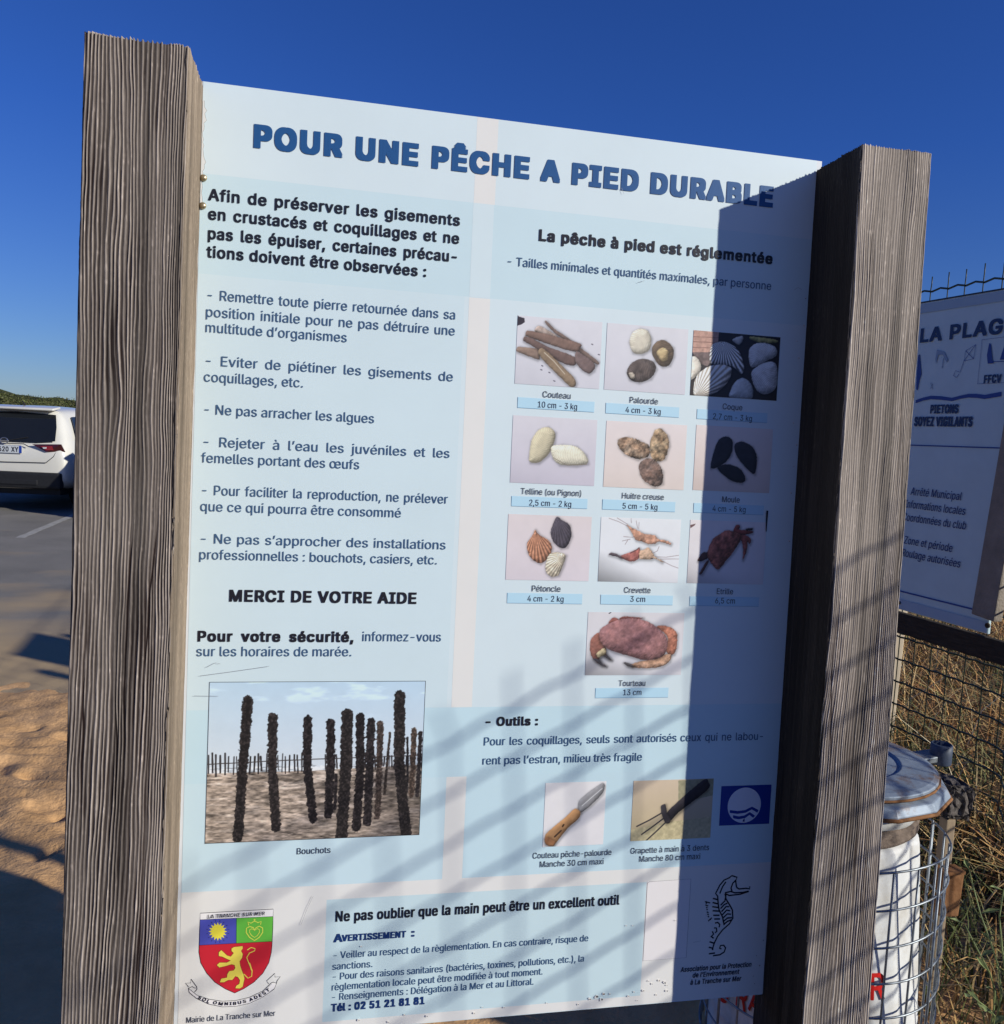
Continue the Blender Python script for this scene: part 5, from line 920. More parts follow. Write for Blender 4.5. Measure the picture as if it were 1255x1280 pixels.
TN = {'title': 'title_word', 'intro': 'introduction_line', 'advice': 'advice_line', 'thanks': 'thanks_text', 'safety': 'safety_heading', 'safety2': 'safety_line', 'caption': 'picture_caption', 'rules': 'rules_heading', 'rules2': 'rules_text',
      'species': 'species_caption', 'tools': 'tools_heading', 'tools2': 'tools_line', 'toolcap': 'tool_caption', 'hand': 'hand_heading', 'warn': 'warning_heading', 'warning': 'warning_line', 'town': 'town_caption', 'assoc': 'association_caption'}
for gname, nm in TN.items():
    text_mesh(nm, [L for L in LINES if L[6] == gname], M_PRINT, panel, -.0013, off=OFF, k=PK, by_word=gname in ('title',))
# crest, seahorse, round sea emblem
flat_polys('town_crest', [(k_, c_, w_, p_) for n_, k_, c_, w_, p_ in ART if n_ == 'crest'], M_PRINT, panel, -.0006, off=OFF, k=PK, dy=1.5e-5)
flat_polys('seahorse_emblem', [(k_, c_, w_, p_) for n_, k_, c_, w_, p_ in ART if n_ == 'seahorse'], M_PRINT, panel, -.0006, off=OFF, k=PK, dy=1.5e-5)
text_mesh('crest_lettering', [('LA TRANCHE SUR MER', 43.5, -1363.6, 91.5, 6.0, 'assoc', 'x', 0)], M_PRINT, panel, -.0022, off=OFF)
polys = []; txt = 'SOL OMNIBUS ADEST'; mp = np.array(MOTTO); seg = np.hypot(*np.diff(mp, axis=0).T); cum = np.concatenate([[0], np.cumsum(seg)])
cw = np.array([G[c][0] + 60 for c in txt]); ctrs = (np.cumsum(cw) - cw / 2) / cw.sum() * cum[-1]
for c, q in zip(txt, ctrs):
    pt = np.array([np.interp(q, cum, mp[:, j]) for j in (0, 1)]); p2 = np.array([np.interp(min(q + 3, cum[-1]), cum, mp[:, j]) for j in (0, 1)]); p1 = np.array([np.interp(max(q - 3, 0), cum, mp[:, j]) for j in (0, 1)])
    d = (p2 - p1) / np.linalg.norm(p2 - p1); nn = np.array([-d[1], d[0]]); s = 5.4 / CAPH
    for ps in G[c][1]: polys.append([tuple(pt + d * (gx - G[c][0] / 2) * s * 1.15 + nn * (gy * s - 1.5)) for gx, gy in ps])
AV, AF = fill_polys(polys, 'motto'); P3 = []; F3 = []; n0 = 0
for dx, dz in [(0, 0), (.3, 0), (-.3, 0), (0, .25), (0, -.25)]:
    q = np.zeros((len(AV), 3)); q[:, 0] = (AV[:, 0] + dx) * .001; q[:, 2] = (AV[:, 1] + dz) * .001; q[:, 1] = -.0021 - n0 * 1e-8; P3.append(q + np.array(OFF)); F3 += [[v + n0 for v in f] for f in AF]; n0 += len(AV)
mesh_np('crest_motto', np.vstack(P3), F3, M_PRINT, panel, col=np.tile(lin((24, 20, 30)), (n0, 1)))
cxz = (1008.5, -1204.5); circ = lambda r: [(cxz[0] + r * math.cos(a), cxz[1] + r * math.sin(a)) for a in [i * math.pi / 24 for i in range(48)]]
it = [('F', (22, 54, 138), 0, rect(959.4, -1242.4, 1062.3, -1166.3)), ('F', (214, 214, 224), 0, circ(33))]
for dz in (14, 24.5, 35):
    hw = math.sqrt(max(1, 31.5 ** 2 - (dz - 2) ** 2))
    it.append(('L', (22, 54, 138), 5.6 if dz < 30 else 4.4, [(cxz[0] - hw, cxz[1] - dz + 3), (cxz[0] - hw * .45, cxz[1] - dz + .5), (cxz[0] + hw * .1, cxz[1] - dz + 2), (cxz[0] + hw * .55, cxz[1] - dz + 8), (cxz[0] + hw, cxz[1] - dz + 1)]))
c2 = circ(33); it.append(('L', (214, 214, 224), 2.2, c2 + c2[:1]))
flat_polys('sea_emblem', it, M_PRINT, panel, -.0008, off=OFF, k=PK)
# pasted blank sticker, scratches and chipped laminate
it = [('F', (226, 219, 217), 0, rect(822.6, -1495, 909, -1343)), ('L', (130, 126, 128), .7, [(822.6, -1495), (822.6, -1346), (826, -1343.5), (909, -1342.6), (909, -1495), (822.6, -1495)])]
flat_polys('blank_sticker', it, M_PRINT, panel, -.0007, off=OFF, k=PK)
rs = random.Random(4); it = []
for x, z, r in [(735, -1556, 7), (722, -1560, 5), (748, -1552, 5), (745, -1562, 6), (760, -1553, 3), (700, -1568, 3), (842, -1540, 3), (826, -1552, 4), (856, -1535, 4), (868, -1540, 5), (873, -1556, 4), (835, -1534, 3), (808, -1553, 2.5), (797, -1560, 3), (852, -1562, 3), (798, -1425, 2), (785, -1424, 1.8), (882, -1420, 2), (872, -1545, 2.5), (815, -1570, 2.2),
                (640, -1560, 2), (560, -1562, 2.4), (380, -1560, 3), (352, -1571, 3), (300, -1563, 4), (265, -1572, 4), (420, -1566, 3), (505, -1568, 3), (520, -1558, 2), (300, -1430, 2), (1048, -1456, 2.4), (1052, -1500, 3), (1048, -1540, 3.4), (1060, -1520, 4), (1052, -1555, 3), (1064, -1470, 3), (1054, -330, 2), (1060, -360, 2.5), (1066, -300, 3), (1060, -420, 2), (1058, -480, 2.4), (1066, -250, 3), (1067, -520, 3), (1062, -610, 3), (1064, -560, 2), (1065, -700, 3)]:
    r *= .75
    for lay in range(2):
        n = 7; a0 = rs.uniform(0, 6); pts = [(x + lay * .9 + r * rs.uniform(.35, 1.1) * math.cos(a0 + i * 6.283 / n) * 1.2 * (1 - lay * .5), z - lay * .7 + r * rs.uniform(.35, 1.1) * math.sin(a0 + i * 6.283 / n) * (1 - lay * .5)) for i in range(n)]
        it.append(('F', (236, 230, 224) if lay == 0 else rs.choice([(120, 96, 76), (96, 92, 92), (150, 130, 110)]), 0, pts))
for pts in [[(30, -938), (44, -930), (52, -932)], [(20, -952), (70, -945), (130, -936)], [(12, -985), (50, -986)], [(215, -1335), (205, -1358), (196, -1385)], [(1043, -237), (1050, -232), (1058, -236)], [(740, -250), (752, -246)], [(920, -1465), (935, -1463)], [(700, -90), (705, -100)]]:
    it.append(('L', (150, 152, 158), .5, pts))
it.append(('F', (16, 18, 30), 0, [(1014.5, -645), (1018.5, -645), (1017.6, -684), (1016, -684)]))
flat_polys('chips_and_scratches', it, M_PRINT, panel, -.0017, off=OFF, dy=1.2e-5)['kind'] = 'stuff'
# torn white sealing strip along the left edge, and a screw
rs = random.Random(9); zz = [-.03 - i * .005 for i in range(34)]
lft = [(0.4, z * 1000) for z in zz]; rgt = [(2.4 + 4.2 * rs.random() ** 2 + 1.6 * math.sin(z * 90), z * 1000) for z in zz]
flat_polys('sealing_strip', [('F', (226, 224, 220), 0, lft + rgt[::-1]), ('L', (150, 140, 128), .5, rgt)], M_PRINT, panel, -.0019, off=OFF)
for sx, sz in [(.0045, -.1935), (.0045, -.150)]:
    mb = MB(); mb.lathe([(.0056, 0), (.0056, .0012), (.0040, .0034), (.0016, .0042)], 14)
    bmesh.ops.rotate(mb.bm, verts=mb.bm.verts, matrix=Matrix.Rotation(R(90), 3, 'X')); bmesh.ops.translate(mb.bm, verts=mb.bm.verts, vec=OFF + Vector((sx, -.0015, sz)))
    mb.build('screw', M_SCREW, panel, True)

# ================================================================== RIGHT-HAND SIDE: FENCE, SECOND BOARD, BUOY
DV = Vector((-.1083, .9941, 0)); NV = Vector((.9941, .1083, 0))       # direction of the fence line, and away from us
M_GREEN = node_mat('green_coated_wire', (.012, .022, .016), .45, .3, 30, spec=.4)
FO = Vector((CAM.x, CAM.y, 0)) + NV * 2.80
SK, SJ, IN = 2.42, 1.95, .40          # added jog out of view: sets the near stretch where its shadow suits the panel
def fpos(s, b, z):
    t = min(1, max(0, (SK - s) / (SK - SJ)))
    return DV * s + NV * (b - IN * t) + Vector((0, 0, z * (1 - .058 * t)))
fence = thing('wire_fence', 'tall dark green wire mesh fence with bent wire tips before the dry grass', 'fence', FO)
rs = random.Random(21); mb = MB()
S0, S1, TOP = -2.4, 9.0, 2.172
k = 0; s = S0
while s < S1:
    tip = rs.uniform(.052, .075); bend = rs.choice([0, 0, 0, rs.uniform(-.02, .02)]); wv = rs.uniform(-.004, .004)
    pts = [(s + wv * math.sin(z * 3 + k), rs.uniform(-.001, .001), z) for z in (-.05, .3, .7, 1.1, 1.5, 1.85, TOP)] + [(s + bend * .35, 0, TOP + tip * .45), (s + bend, 0, TOP + tip)]
    mb.tube([fpos(*p) for p in pts], .0024, 5); s += .088; k += 1
def horiz(z, crimp, r=.0043, db=0., sag=0.):
    pts = []; s = S0; i = 0
    while s <= S1:
        pts.append(fpos(s, .0046 + db, z + (crimp if i % 2 else -crimp) + sag * math.sin(s * 1.3 + z * 7))); s += .044; i += 1
    mb.tube(pts, r, 5)
zz = TOP; j = 0
while zz > .02:
    horiz(zz, .0046 if j == 0 else .0020, sag=.0015)
    if j == 15: horiz(zz + .012, .002, .003, .003, .006)
    zz -= .0985; j += 1
mb.build('wire_mesh', M_GREEN, fence, True)
for s in (-1.9, .4, 4.9, 7.1):
    mb = MB(); mb.box(fpos(s, .037, 1.0), (.05, .05, 2.2), Matrix.Rotation(math.atan2(DV.y, DV.x), 3, 'Z'), .004); mb.build('fence_post', M_GREEN, fence)

# second board: stands along the fence and turns its shaded face to the car park
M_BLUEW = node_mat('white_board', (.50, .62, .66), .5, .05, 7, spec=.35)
M_CONC = node_mat('speckled_old_timber', (.26, .22, .18), .9, .3, 8, .003, 120, spec=.15)
M_RAIL = node_mat('dark_timber_rail', (.05, .038, .028), .85, .35, 14, .002, 60, stretch=(1, 1, 8), spec=.15)
BK = 2.65 / 2.25; BO = Vector((CAM.x + (2.1694 - CAM.x) * BK, CAM.y + (1.3114 - CAM.y) * BK, 0))
def bz(z): return 1.5 + (z - 1.5) * BK
brd = thing('beach_rules_board', 'smaller bluish white beach rules board standing in shade along the wire fence', 'notice board', BO, math.atan2(-DV.y, -DV.x))
# in its own frame: x runs towards the camera along the board, y away from the viewer, z up
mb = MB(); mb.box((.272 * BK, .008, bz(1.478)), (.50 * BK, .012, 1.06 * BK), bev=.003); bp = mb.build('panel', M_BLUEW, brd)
NB = (40, 66, 140); LB = (140, 160, 184)
it = [('F', (158, 178, 194), 0, rect(24, 1968, 520, 1998)), ('L', (30, 34, 56), 5, [(22, 2005), (522, 2005)]), ('F', NB, 0, [(145, 1675), (178, 1683), (210, 1688), (255, 1685), (299, 1679), (330, 1685), (364, 1690), (395, 1689), (427, 1685), (487, 1693), (488, 1679), (428, 1672), (397, 1676), (364, 1678), (330, 1674), (300, 1668), (255, 1673), (211, 1676), (178, 1672), (145, 1664)]),
      ('F', NB, 0, [(137, 1826), (144, 1830), (160, 1762), (153, 1741), (149, 1708), (142, 1711), (138, 1760)]), ('L', NB, 1.6, [(374.6, 1844), (337, 1827), (333.7, 1795), (371, 1800), (374.6, 1844)]), ('L', NB, 1.6, [(337, 1827), (371, 1800)]), ('L', NB, 1.6, [(374.6, 1844), (333.7, 1795)]),
      ('L', NB, 1.6, [(333.7, 1795), (323, 1760), (304, 1766), (297, 1750), (310, 1744), (320, 1755)]), ('F', LB, 0, [(217.6, 1840), (250, 1830), (269, 1804), (264, 1795), (245, 1821), (226, 1822), (220, 1793), (215, 1808)]), ('L', LB, 3, [(249, 1810), (247, 1776)]), ('L', LB, 2.2, [(204, 1731), (214, 1708)]), ('L', LB, 2.2, [(204, 1710), (213, 1727)]),
      ('L', NB, 1.4, [(396, 1720), (397, 1857), (515, 1859), (515, 1720), (396, 1720)]), ('F', NB, 0, [(425, 1845), (432, 1840), (443, 1793), (449, 1781), (427, 1781), (421, 1808)]), ('L', NB, 2, [(443, 1786), (492, 1784)]),
      ('F', NB, 0, [(470, 1790), (500, 1790), (485, 1845)]), ('L', NB, 4, [(30, 1520), (514, 1522)]), ('L', NB, 5, [(30, 1012), (514, 1014)]), ('F', (160, 180, 200), 0, rect(24, 952, 520, 985))]
it = [(k_, c_, w_ * BK, [(x * BK, 1000 * bz(z / 1000)) for x, z in p_]) for k_, c_, w_, p_ in it]
flat_polys('printed_marks', it, M_PRINT, bp, -.0006, k=.98)
text_mesh('printed_text', [(L[0], L[1] * BK, 1000 * bz(L[2] / 1000), L[3] * BK, L[4] * BK, L[5], 'x', 0) for L in LINES2], M_PRINT, bp, -.0016, k=.8)
mb = MB(); mb.tube([(.155 * BK, -.002, bz(.972)), (.155 * BK, -.005, bz(.972))], .007, 8); mb.build('fixing_bolt', M_RAIL, brd)
mb = MB(); mb.tube([(.524 * BK, -.002, bz(.976)), (.524 * BK, -.008, bz(.976))], .010, 8); mb.build('fixing_bolt', M_RAIL, brd)
mb = MB(); mb.box((.33 * BK, .022, bz(.900)), (.72 * BK, .030, .072 * BK), bev=.004); mb.build('rail', M_RAIL, brd)
for x in (-.02, .72):
    mb = MB(); mb.box((x * BK, .052, bz(1.96) / 2 - .03), (.07, .045, bz(1.96)), bev=.005); mb.build('support_post', M_RAIL, brd)
mb = MB(); mb.box((.556 * BK, -.020, bz(1.33)), (.085 * BK, .04, .66 * BK), Matrix.Rotation(R(4.8), 3, 'Y'), .006); mb.build('edge_batten', M_CONC, brd)

# old white buoy with a metal lid, wrapped in lettered sheeting and a wire cage
M_WHITE = node_mat('white_plastic_sheet', (.66, .65, .63), .55, .08, 7, .002, 18, spec=.35)
M_LID = node_mat('galvanised_lid', (.17, .21, .27), .62, .3, 14, .001, 60, metal=.35, spec=.5, col2=(.30, .34, .39))
def stained(m, c2, scale, lo, hi):
    n = m.node_tree.nodes; l = m.node_tree.links; b = n['Principled BSDF']; src = b.inputs[0].links[0].from_socket
    tc = [x for x in n if x.type == 'TEX_COORD'][0]; ns = n.new('ShaderNodeTexNoise'); ns.inputs['Scale'].default_value = scale; ns.inputs['Detail'].default_value = 9; ns.inputs['Roughness'].default_value = .7; l.new(tc.outputs['Object'], ns.inputs['Vector'])
    r = n.new('ShaderNodeMapRange'); r.inputs[1].default_value = lo; r.inputs[2].default_value = hi; l.new(ns.outputs[0], r.inputs[0])
    mx = n.new('ShaderNodeMix'); mx.data_type = 'RGBA'; mx.inputs[7].default_value = (*c2, 1); l.new(r.outputs[0], mx.inputs[0]); l.new(src, mx.inputs[6]); l.new(mx.outputs[2], b.inputs[0])
stained(M_LID, (.17, .085, .04), 11, .52, .68); stained(M_WHITE, (.36, .31, .24), 7, .47, .78)
M_RUST = node_mat('rust', (.16, .07, .03), .9, .5, 30, .001, 150, spec=.1, col2=(.30, .15, .07))
M_ROPE = node_mat('weathered_band', (.16, .12, .095), .85, .35, 40, .002, 160, spec=.15)
M_GALV = node_mat('galvanised_wire', (.23, .25, .27), .42, .3, 40, metal=.5, spec=.5)
BC = (1.42, .33)
buoy = thing('marker_drum', 'white drum with a rusty grey metal lid and red lettering, behind the right post', 'drum', (BC[0], BC[1], 0))
wr = lambda a, z: .004 * math.sin(5 * a + 9 * z) + .0035 * math.sin(11 * a - 5 * z) + .002 * math.sin(23 * a + 3 * z)
def drum_r(z): return .252 + (.198 - .252) * z / .575
mb = MB(); mb.lathe([(drum_r(z), z) for z in np.linspace(-.03, .61, 22)] + [(.188, .622)], 96, wob=wr); body = mb.build('body', M_WHITE, buoy, True)
mb = MB(); mb.lathe([(.186, .624), (.193, .628), (.196, .637), (.192, .646), (.196, .655), (.190, .662)], 64, wob=lambda a, z: .002 * math.sin(7 * a)); mb.build('strap', M_ROPE, buoy, True)
mb = MB(); mb.lathe([(.184, .664), (.194, .668), (.198, .70), (.196, .718), (.18, .72)], 64, wob=lambda a, z: .0015 * math.sin(9 * a)); mb.build('neck', M_WHITE, buoy, True)
mb = MB(); mb.lathe([(.252, .719), (.256, .724), (.247, .742), (.226, .749), (.224, .7495)], 14, ph=.2); lid = mb.build('lid', M_LID, buoy, False, .004)
mb = MB(); mb.lathe([(.224, .751), (.230, .753), (.230, .762), (.218, .766), (.15, .771), (.145, .766), (.06, .769)], 40); mb.build('lid_plate', M_LID, lid, False, .002)
mb = MB(); mb.tube([(.256 * math.cos(.2 + i * math.pi / 7), .256 * math.sin(.2 + i * math.pi / 7), .7205) for i in range(15)], .0045, 6); mb.tube([(.2315 * math.cos(i * math.pi / 16), .2315 * math.sin(i * math.pi / 16), .7525) for i in range(33)], .003, 6); mb.build('rusty_rim', M_RUST, lid, True)
a = R(12); hx, hy = .275 * math.cos(a), .275 * math.sin(a)
mb = MB(); mb.lathe([(.024, .712), (.026, .715), (.026, .762), (.022, .765), (.020, .74)], 24, c=(hx + .075, hy)); mb.build('hinge_tube', node_mat('shade_blue_grey', (.05, .065, .10), .5, .3, 20), buoy, True)  # the tube's shaded side is put into its dark blue colour
mb = MB(); mb.box((hx + .01, hy, .728), (.15, .05, .016), Matrix.Rotation(a, 3, 'Z'), .003); mb.build('hinge_bracket', M_GALV, buoy)
# red letters wrapped round the drum
def drum_letter(ch, ang, z0, cap):
    V, F = fill_polys([[(x, y) for x, y in ps] for ps in G[ch][1]], 'letter'); s = cap / CAPH; cx = G[ch][0] / 2
    AV, AF = [], []; n = 0
    for i, (dx, dz) in enumerate([(0, 0), (14, 0), (-14, 0), (0, 14), (0, -14), (10, 10), (-10, -10)]):
        P = []
        for x, y in V:
            z = z0 + (y + dz) * s; an0 = ang; rr = drum_r(z) + wr(an0 + (x - cx) * s * .8 / drum_r(z), z) + .0035 + i * 5e-5; an = ang + (x - cx + dx) * s * .8 / rr
            P.append((rr * math.cos(an), rr * math.sin(an), z))
        AV += P; AF += [[v + n for v in f] for f in F]; n += len(P)
    return mesh_np('painted_letter', AV, AF, M_PRINT, body, col=np.tile(lin((200, 34, 30)), (n, 1)))
front = math.atan2(CAM.y - BC[1], CAM.x - BC[0])
for ch, da in (('U', -1.0), ('R', -.72), ('A', -.52), ('R', .60)): drum_letter(ch, front + da, .187 + (da + .7) * .09, .056)

cage = thing('wire_cage', 'cylinder of square galvanised wire mesh standing round the white drum', 'wire cage', (BC[0], BC[1], 0))
mb = MB(); rc_ = .262
for k in range(26):
    a = k * math.pi / 13 + .09; jit = .01 * math.sin(k * 2.3)
    mb.tube([(rc_ * math.cos(a + jit * .5), rc_ * math.sin(a + jit * .5), z) for z in (-.02, .2, .4, .61)],   .0025, 6)
    if k % 4 == 1: mb.tube([((rc_ + .006) * math.cos(a + .03), (rc_ + .006) * math.sin(a + .03), z) for z in (-.02, .3, .6)], .0032, 6)
for z in (.05, .13, .21, .29, .37, .45, .53, .61):
    mb.tube([((rc_ + .004) * math.cos(i * math.pi / 36), (rc_ + .004) * math.sin(i * math.pi / 36), z + .006 * math.sin(i * .26 + z * 9)) for i in range(73)], .0025, 6)
mb.build('wire_hoops', M_GALV, cage, True)

# stake with a stony lump and a rusty tin
st = thing('timber_stake', 'thin pale stake carrying a dark pebbly block and a rusty tin, between drum and fence', 'stake', (1.83, .42, 0))
mb = MB(); mb.box((0, 0, .22), (.026, .03, .66), bev=.003); mb.build('stake', node_mat('pale_stake', (.30, .22, .14), .85, .3, 40, stretch=(1, 1, .1)), st)
M_PEB = node_mat('pebbly_concrete', (.02, .017, .016), .9, .5, 60, .004, 120, spec=.25, col2=(.15, .125, .11), det=4)
bm = MB(); bm.box((0.02, .03, .595), (.075, .10, .085), Matrix.Rotation(R(8), 3, 'Y'), .014); bmesh.ops.subdivide_edges(bm.bm, edges=bm.bm.edges[:], cuts=3, use_grid_fill=True)
rr = random.Random(2)
for v in bm.bm.verts: v.co += Vector((rr.uniform(-1, 1), rr.uniform(-1, 1), rr.uniform(-1, 1))) * .006
bm.build('pebbly_block', M_PEB, st)
mb = MB(); mb.box((-.008, -.034, .365), (.055, .036, .115), Matrix.Rotation(R(3), 3, 'Y'), .004); mb.box((-.008, -.036, .426), (.059, .04, .008)); mb.build('rusty_tin', M_RUST, st)

# bindweed climbing by the drum
M_WEED = node_mat('weed_green', (.20, .24, .09), .6, .3, 30, spec=.3)
wd = thing('climbing_weed', 'pale green weed with thin stems and small leaves reaching over the wire cage', 'weed', (1.78, .14, 0))
mb = MB(); rr = random.Random(6); LV = []
for (dx, dy, dz, ln) in [(-.10, .02, .42, .5), (.05, .0, .38, .6), (.20, -.10, .40, .8), (.16, -.05, .34, .7), (-.03, .1, .5, .4), (.1, .12, .55, .4), (-.12, -.05, .3, .5)]:
    P = [Vector((rr.uniform(-.02, .02), rr.uniform(-.02, .02), 0))]
    for i in range(1, 9):
        t = i / 8; P.append(Vector((dx * t * t + .012 * math.sin(9 * t + dz * 9), dy * t * t + .012 * math.cos(7 * t + dx * 20), dz * (t * (1.5 - .5 * t)))))
    mb.tube(P, .0028, 5, r2=.0012); LV += [(P[k_], rr.uniform(0, 6.28)) for k_ in (4, 5, 6, 7, 8)]
mb.build('stem', M_WEED, wd, True)
for p, a in LV:
    u = Vector((math.cos(a), math.sin(a), .35)).normalized(); v = u.cross(Vector((0, 0, 1))).normalized(); s = rr.uniform(.012, .024)
    mesh_np('leaf', [p, p + u * s + v * s * .4 + Vector((0, 0, .003)), p + u * s * 2, p + u * s - v * s * .4 + Vector((0, 0, .003)), p + u * s - Vector((0, 0, .002))], [[0, 1, 4], [1, 2, 4], [2, 3, 4], [3, 0, 4]], M_WEED, wd)
# low wooden marker stake seen through the mesh beyond the fence
mk = MB(); mk.box((2.95, 2.18, .44), (.05, .05, .98), Matrix.Rotation(R(2), 3, 'X'), .004)
mk.box((2.95, 2.18, .945), (.054, .054, .03)); mko = mk.build('marker_stake', node_mat('bleached_stake', (.52, .42, .30), .85, .2, 30, stretch=(1, 1, .1)))
tag(mko, 'short bleached square stake standing behind the wire fence under the beach rules board', 'stake')

# ================================================================== PARKED CARS
def paint(name, col): 
    m = node_mat(name, col, .3, .03, 3, spec=.5); m.node_tree.nodes['Principled BSDF'].inputs['Coat Weight'].default_value = .6; return m
M_CARW = paint('white_car_paint', (.68, .65, .58)); M_CARG = paint('grey_car_paint', (.10, .11, .12)); M_CARS = paint('silver_car_paint', (.42, .44, .47))
M_GLASS = node_mat('dark_glass', (.012, .014, .017), .08, .1, 3, spec=.6)
M_SGLASS = node_mat('side_glass', (.02, .03, .04), .05, .1, 3, spec=.9)
M_TRIM = node_mat('black_plastic', (.018, .018, .02), .6, .2, 30, spec=.3)
M_TYRE = node_mat('tyre_rubber', (.02, .02, .021), .85, .2, 50, spec=.2)
M_RIM = node_mat('alloy', (.36, .37, .38), .35, .15, 20, metal=.8)
M_RED = node_mat('red_lens', (.22, .012, .01), .12, .2, 60, spec=.7); M_LENSD = node_mat('smoked_lens', (.05, .008, .008), .12, .2, 30, spec=.7); M_CLEAR = node_mat('clear_lens', (.55, .53, .52), .1, .1, 30, spec=.8)
M_PLATE = node_mat('plate_white', (.56, .58, .60), .5, .04, 20); M_CHROME = node_mat('chrome', (.5, .5, .5), .2, .1, 20, metal=.9)
ST = [(-.01, [(.74, .44), (.80, .52), (.82, .68), (.79, .80), (.74, .83), (.45, .845), (0, .85)]),
      (.035, [(.80, .36), (.86, .50), (.875, .72), (.83, .93), (.78, .985), (.48, .995), (0, 1.0)]),
      (.13, [(.84, .30), (.89, .50), (.90, .78), (.85, 1.00), (.77, 1.075), (.5, 1.09), (0, 1.10)]),
      (.26, [(.85, .27), (.90, .50), (.908, .80), (.86, 1.03), (.72, 1.28), (.52, 1.31), (0, 1.32)]),
      (.40, [(.85, .25), (.90, .50), (.91, .80), (.855, 1.04), (.665, 1.44), (.54, 1.50), (0, 1.53)]),
      (.46, [(.85, .25), (.90, .50), (.91, .80), (.855, 1.035), (.665, 1.47), (.55, 1.53), (0, 1.565)]),
      (.9, [(.85, .24), (.90, .48), (.91, .80), (.85, 1.01), (.67, 1.49), (.56, 1.555), (0, 1.59)]),
      (1.6, [(.85, .24), (.885, .48), (.895, .80), (.84, .98), (.67, 1.49), (.56, 1.565), (0, 1.60)]),
      (2.2, [(.85, .24), (.885, .48), (.895, .80), (.84, .96), (.655, 1.45), (.55, 1.53), (0, 1.575)]),
      (2.65, [(.85, .24), (.89, .48), (.90, .80), (.84, .95), (.69, 1.24), (.56, 1.30), (0, 1.34)]),
      (3.1, [(.85, .24), (.90, .48), (.905, .80), (.84, .93), (.76, .99), (.55, 1.03), (0, 1.05)]),
      (3.7, [(.85, .25), (.895, .48), (.895, .76), (.82, .90), (.72, .94), (.5, .97), (0, .985)]),
      (4.08, [(.80, .28), (.85, .46), (.84, .66), (.76, .80), (.68, .84), (.45, .87), (0, .88)]),
      (4.2, [(.68, .36), (.72, .46), (.70, .58), (.64, .66), (.58, .69), (.40, .71), (0, .72)])]
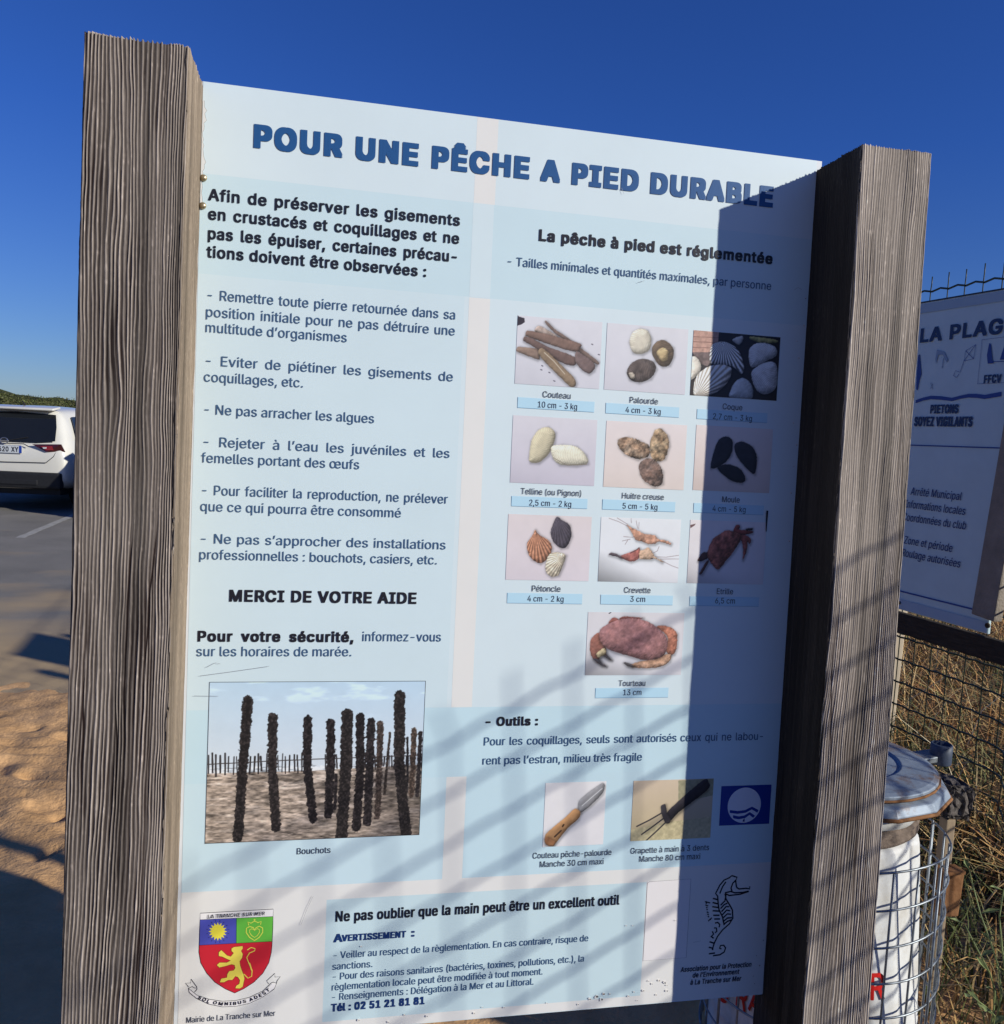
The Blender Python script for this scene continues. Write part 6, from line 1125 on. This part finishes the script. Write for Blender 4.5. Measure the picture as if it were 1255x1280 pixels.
def make_car(pm, label, loc, rz, plate=True):
    t = thing('parked_car', label, 'car', loc, rz, 'cars parked in the car park')
    V = []; F = []; n = 13
    for y, h in ST:
        V += [(x, y, z) for x, z in h] + [(-x, y, z) for x, z in h[-2::-1]]
    for i in range(len(ST) - 1):
        for k in range(n - 1): F.append([i * n + k, i * n + k + 1, (i + 1) * n + k + 1, (i + 1) * n + k])
        F.append([i * n + n - 1, i * n, (i + 1) * n, (i + 1) * n + n - 1])
    F.append(list(range(n))[::-1]); F.append([(len(ST) - 1) * n + k for k in range(n)])
    o = mesh_np('body', V, F, pm, t, smooth=True)
    md = o.modifiers.new('sub', 'SUBSURF'); md.levels = 2; md.render_levels = 2
    def patch(name, pts, mat, th=.006, par=t):
        P = [Vector(p) for p in pts]; nn = (P[1] - P[0]).cross(P[-1] - P[0]).normalized() * th; m = len(P)
        V = [p + nn for p in P] + [p - nn for p in P]; Fq = [list(range(m)), list(range(2 * m - 1, m - 1, -1))] + [[i, (i + 1) % m, m + (i + 1) % m, m + i] for i in range(m)]
        return mesh_np(name, V, Fq, mat, par)
    # rear window bent over two facets, spoiler, wiper
    rw = [(-.70, .075, 1.045), (-.45, .062, 1.015), (.45, .062, 1.015), (.70, .075, 1.045), (.665, .205, 1.25), (.595, .345, 1.435), (0, .372, 1.465), (-.595, .345, 1.435), (-.665, .205, 1.25)]
    rwm = mesh_np('rear_window', [Vector(p) + Vector((0, -.018, .010)) for p in rw], [[0, 1, 2, 3, 4, 8], [8, 4, 5, 6, 7]], M_GLASS, t)
    mb = MB(); mb.tube([(-.02, .045, 1.03), (.30, .075, 1.10)], .008, 6); mb.build('wiper', M_TRIM, t)
    mb = MB(); mb.box((0, .37, 1.535), (1.18, .26, .035), Matrix.Rotation(R(8), 3, 'X'), .014); mb.build('spoiler', pm, t, True)
    for s in (-1, 1):
        patch('side_window', [(s * .862, .44, 1.10), (s * .868, 1.45, 1.02), (s * .705, 1.45, 1.46), (s * .70, .60, 1.42)][::s], M_SGLASS)
        patch('side_window', [(s * .86, 1.52, 1.015), (s * .855, 2.75, .98), (s * .72, 2.35, 1.36), (s * .70, 1.52, 1.46)][::s], M_SGLASS)
        tl = patch('tail_light', [(s * .40, -.005, 1.00), (s * .80, .035, 1.015), (s * .845, .06, .905), (s * .60, .0, .895)][::s], M_LENSD, .012)
        patch('reflector', [(s * .52, -.012, .975), (s * .68, .004, .985), (s * .70, .004, .925), (s * .60, -.012, .92)][::s], M_RED, .012, tl)
        patch('lamp', [(s * .555, -.022, .965), (s * .61, -.018, .967), (s * .61, -.018, .945), (s * .57, -.022, .94)][::s], M_CLEAR, .008, tl)
        mb = MB(); mb.box((s * .95, 2.45, 1.03), (.16, .10, .12), bev=.03); mb.build('wing_mirror', pm, t, True)
        mb = MB(); mb.box((s * .70, 4.02, .74), (.26, .16, .09), Matrix.Rotation(R(-s * 18), 3, 'Z'), .03); mb.build('headlight', M_CLEAR, t)
        for y in (.84, 3.36):
            mb = MB(); mb.lathe([(.20, -.11), (.30, -.115), (.335, -.08), (.34, 0), (.335, .08), (.30, .115), (.20, .11)], 36)
            bmesh.ops.rotate(mb.bm, verts=mb.bm.verts, matrix=Matrix.Rotation(R(90), 3, 'Y')); bmesh.ops.translate(mb.bm, verts=mb.bm.verts, vec=(s * .80, y, .338))
            wl = mb.build('wheel', M_TYRE, t, True)
            mb = MB(); mb.lathe([(.215, .02), (.22, .118), (.19, .112), (.06, .095), (.05, .115)], 30); bmesh.ops.rotate(mb.bm, verts=mb.bm.verts, matrix=Matrix.Rotation(R(90 * s), 3, 'Y')); bmesh.ops.translate(mb.bm, verts=mb.bm.verts, vec=(s * .80, y, .338)); mb.build('rim', M_RIM, wl)
            mb = MB(); mb.tube([(s * .895, y + .40 * math.cos(a), .338 + .40 * math.sin(a)) for a in np.linspace(-.25, math.pi + .25, 20)], .035, 8); mb.build('wheel_arch', M_TRIM, t, True)
    mb = MB(); mb.box((0, .02, .47), (1.64, .16, .24), bev=.04); mb.box((0, -.045, .44), (1.0, .06, .08), bev=.015); mb.build('bumper', M_TRIM, t)
    mb = MB(); mb.box((0, .9, .30), (1.5, 1.6, .1)); mb.box((0, 2.9, .28), (1.5, 2.0, .1)); mb.build('underbody', M_TRIM, t)
    mb = MB(); mb.tube([(-.62, -.014, .735), (0, -.022, .725), (.60, -.014, .735), (.70, .005, .83), (.73, .02, .90)], .005, 5); mb.tube([(-.32, -.004, 1.0), (0, -.002, .998), (.28, -.004, 1.0), (.35, -.012, .965)], .007, 5); mb.build('hatch_seam', M_TRIM, t)
    mb = MB(); mb.tube([(.055 * math.cos(a), -.012, 1.035 + .045 * math.sin(a)) for a in np.linspace(0, 6.2832, 21)], .008, 6); mb.box((0, -.016, 1.035), (.14, .01, .022), bev=.003); mb.build('badge', M_CHROME, t)
    mb = MB(); mb.tube([(0, .62, 1.575), (0, .54, 1.64)], .018, 6, r2=.006); mb.build('roof_aerial', M_TRIM, t)
    if plate:
        mb = MB(); mb.box((0, -.020, .915), (.52, .008, .112), bev=.003); pl = mb.build('number_plate', M_PLATE, t)
        flat_polys('plate_band', [('F', (40, 70, 160), 0, rect(218, 861, 258, 969))], M_PRINT, pl, -.0246, k=1)
        text_mesh('plate_text', [('620', -72, 880, 140, 70, 'bold', 'x', 0), ('XY', 112, 880, 92, 70, 'bold', 'x', 0)], M_PRINT, pl, -.0246)
    return t
car = make_car(M_CARW, 'white car seen from behind with number plate and red tail light, nearest at the left', (-4.43, 12.5, 0), R(-8))
def copy_car(src, label, loc, rz, pm):
    r = src.copy(); C.objects.link(r); r.location = loc; r.rotation_euler = (0, 0, rz); r['label'] = label
    for ch in list(src.children):
        if ch.name.startswith('number_plate'): continue
        c = ch.copy(); C.objects.link(c); c.parent = r
        if ch.name.split('.')[0] in ('body', 'spoiler', 'wing_mirror'): c.material_slots[0].link = 'OBJECT'; c.material_slots[0].material = pm
        for gch in list(ch.children):
            d = gch.copy(); C.objects.link(d); d.parent = c
    return r
copy_car(car, 'dark grey car in the next bay, hidden behind the left post beside the white car', (-1.58, 11.15, 0), R(0), M_CARG)
copy_car(car, 'silver car showing only a sliver past the left post, beyond the white car', (-4.95, 22.0, 0), R(2), M_CARS)
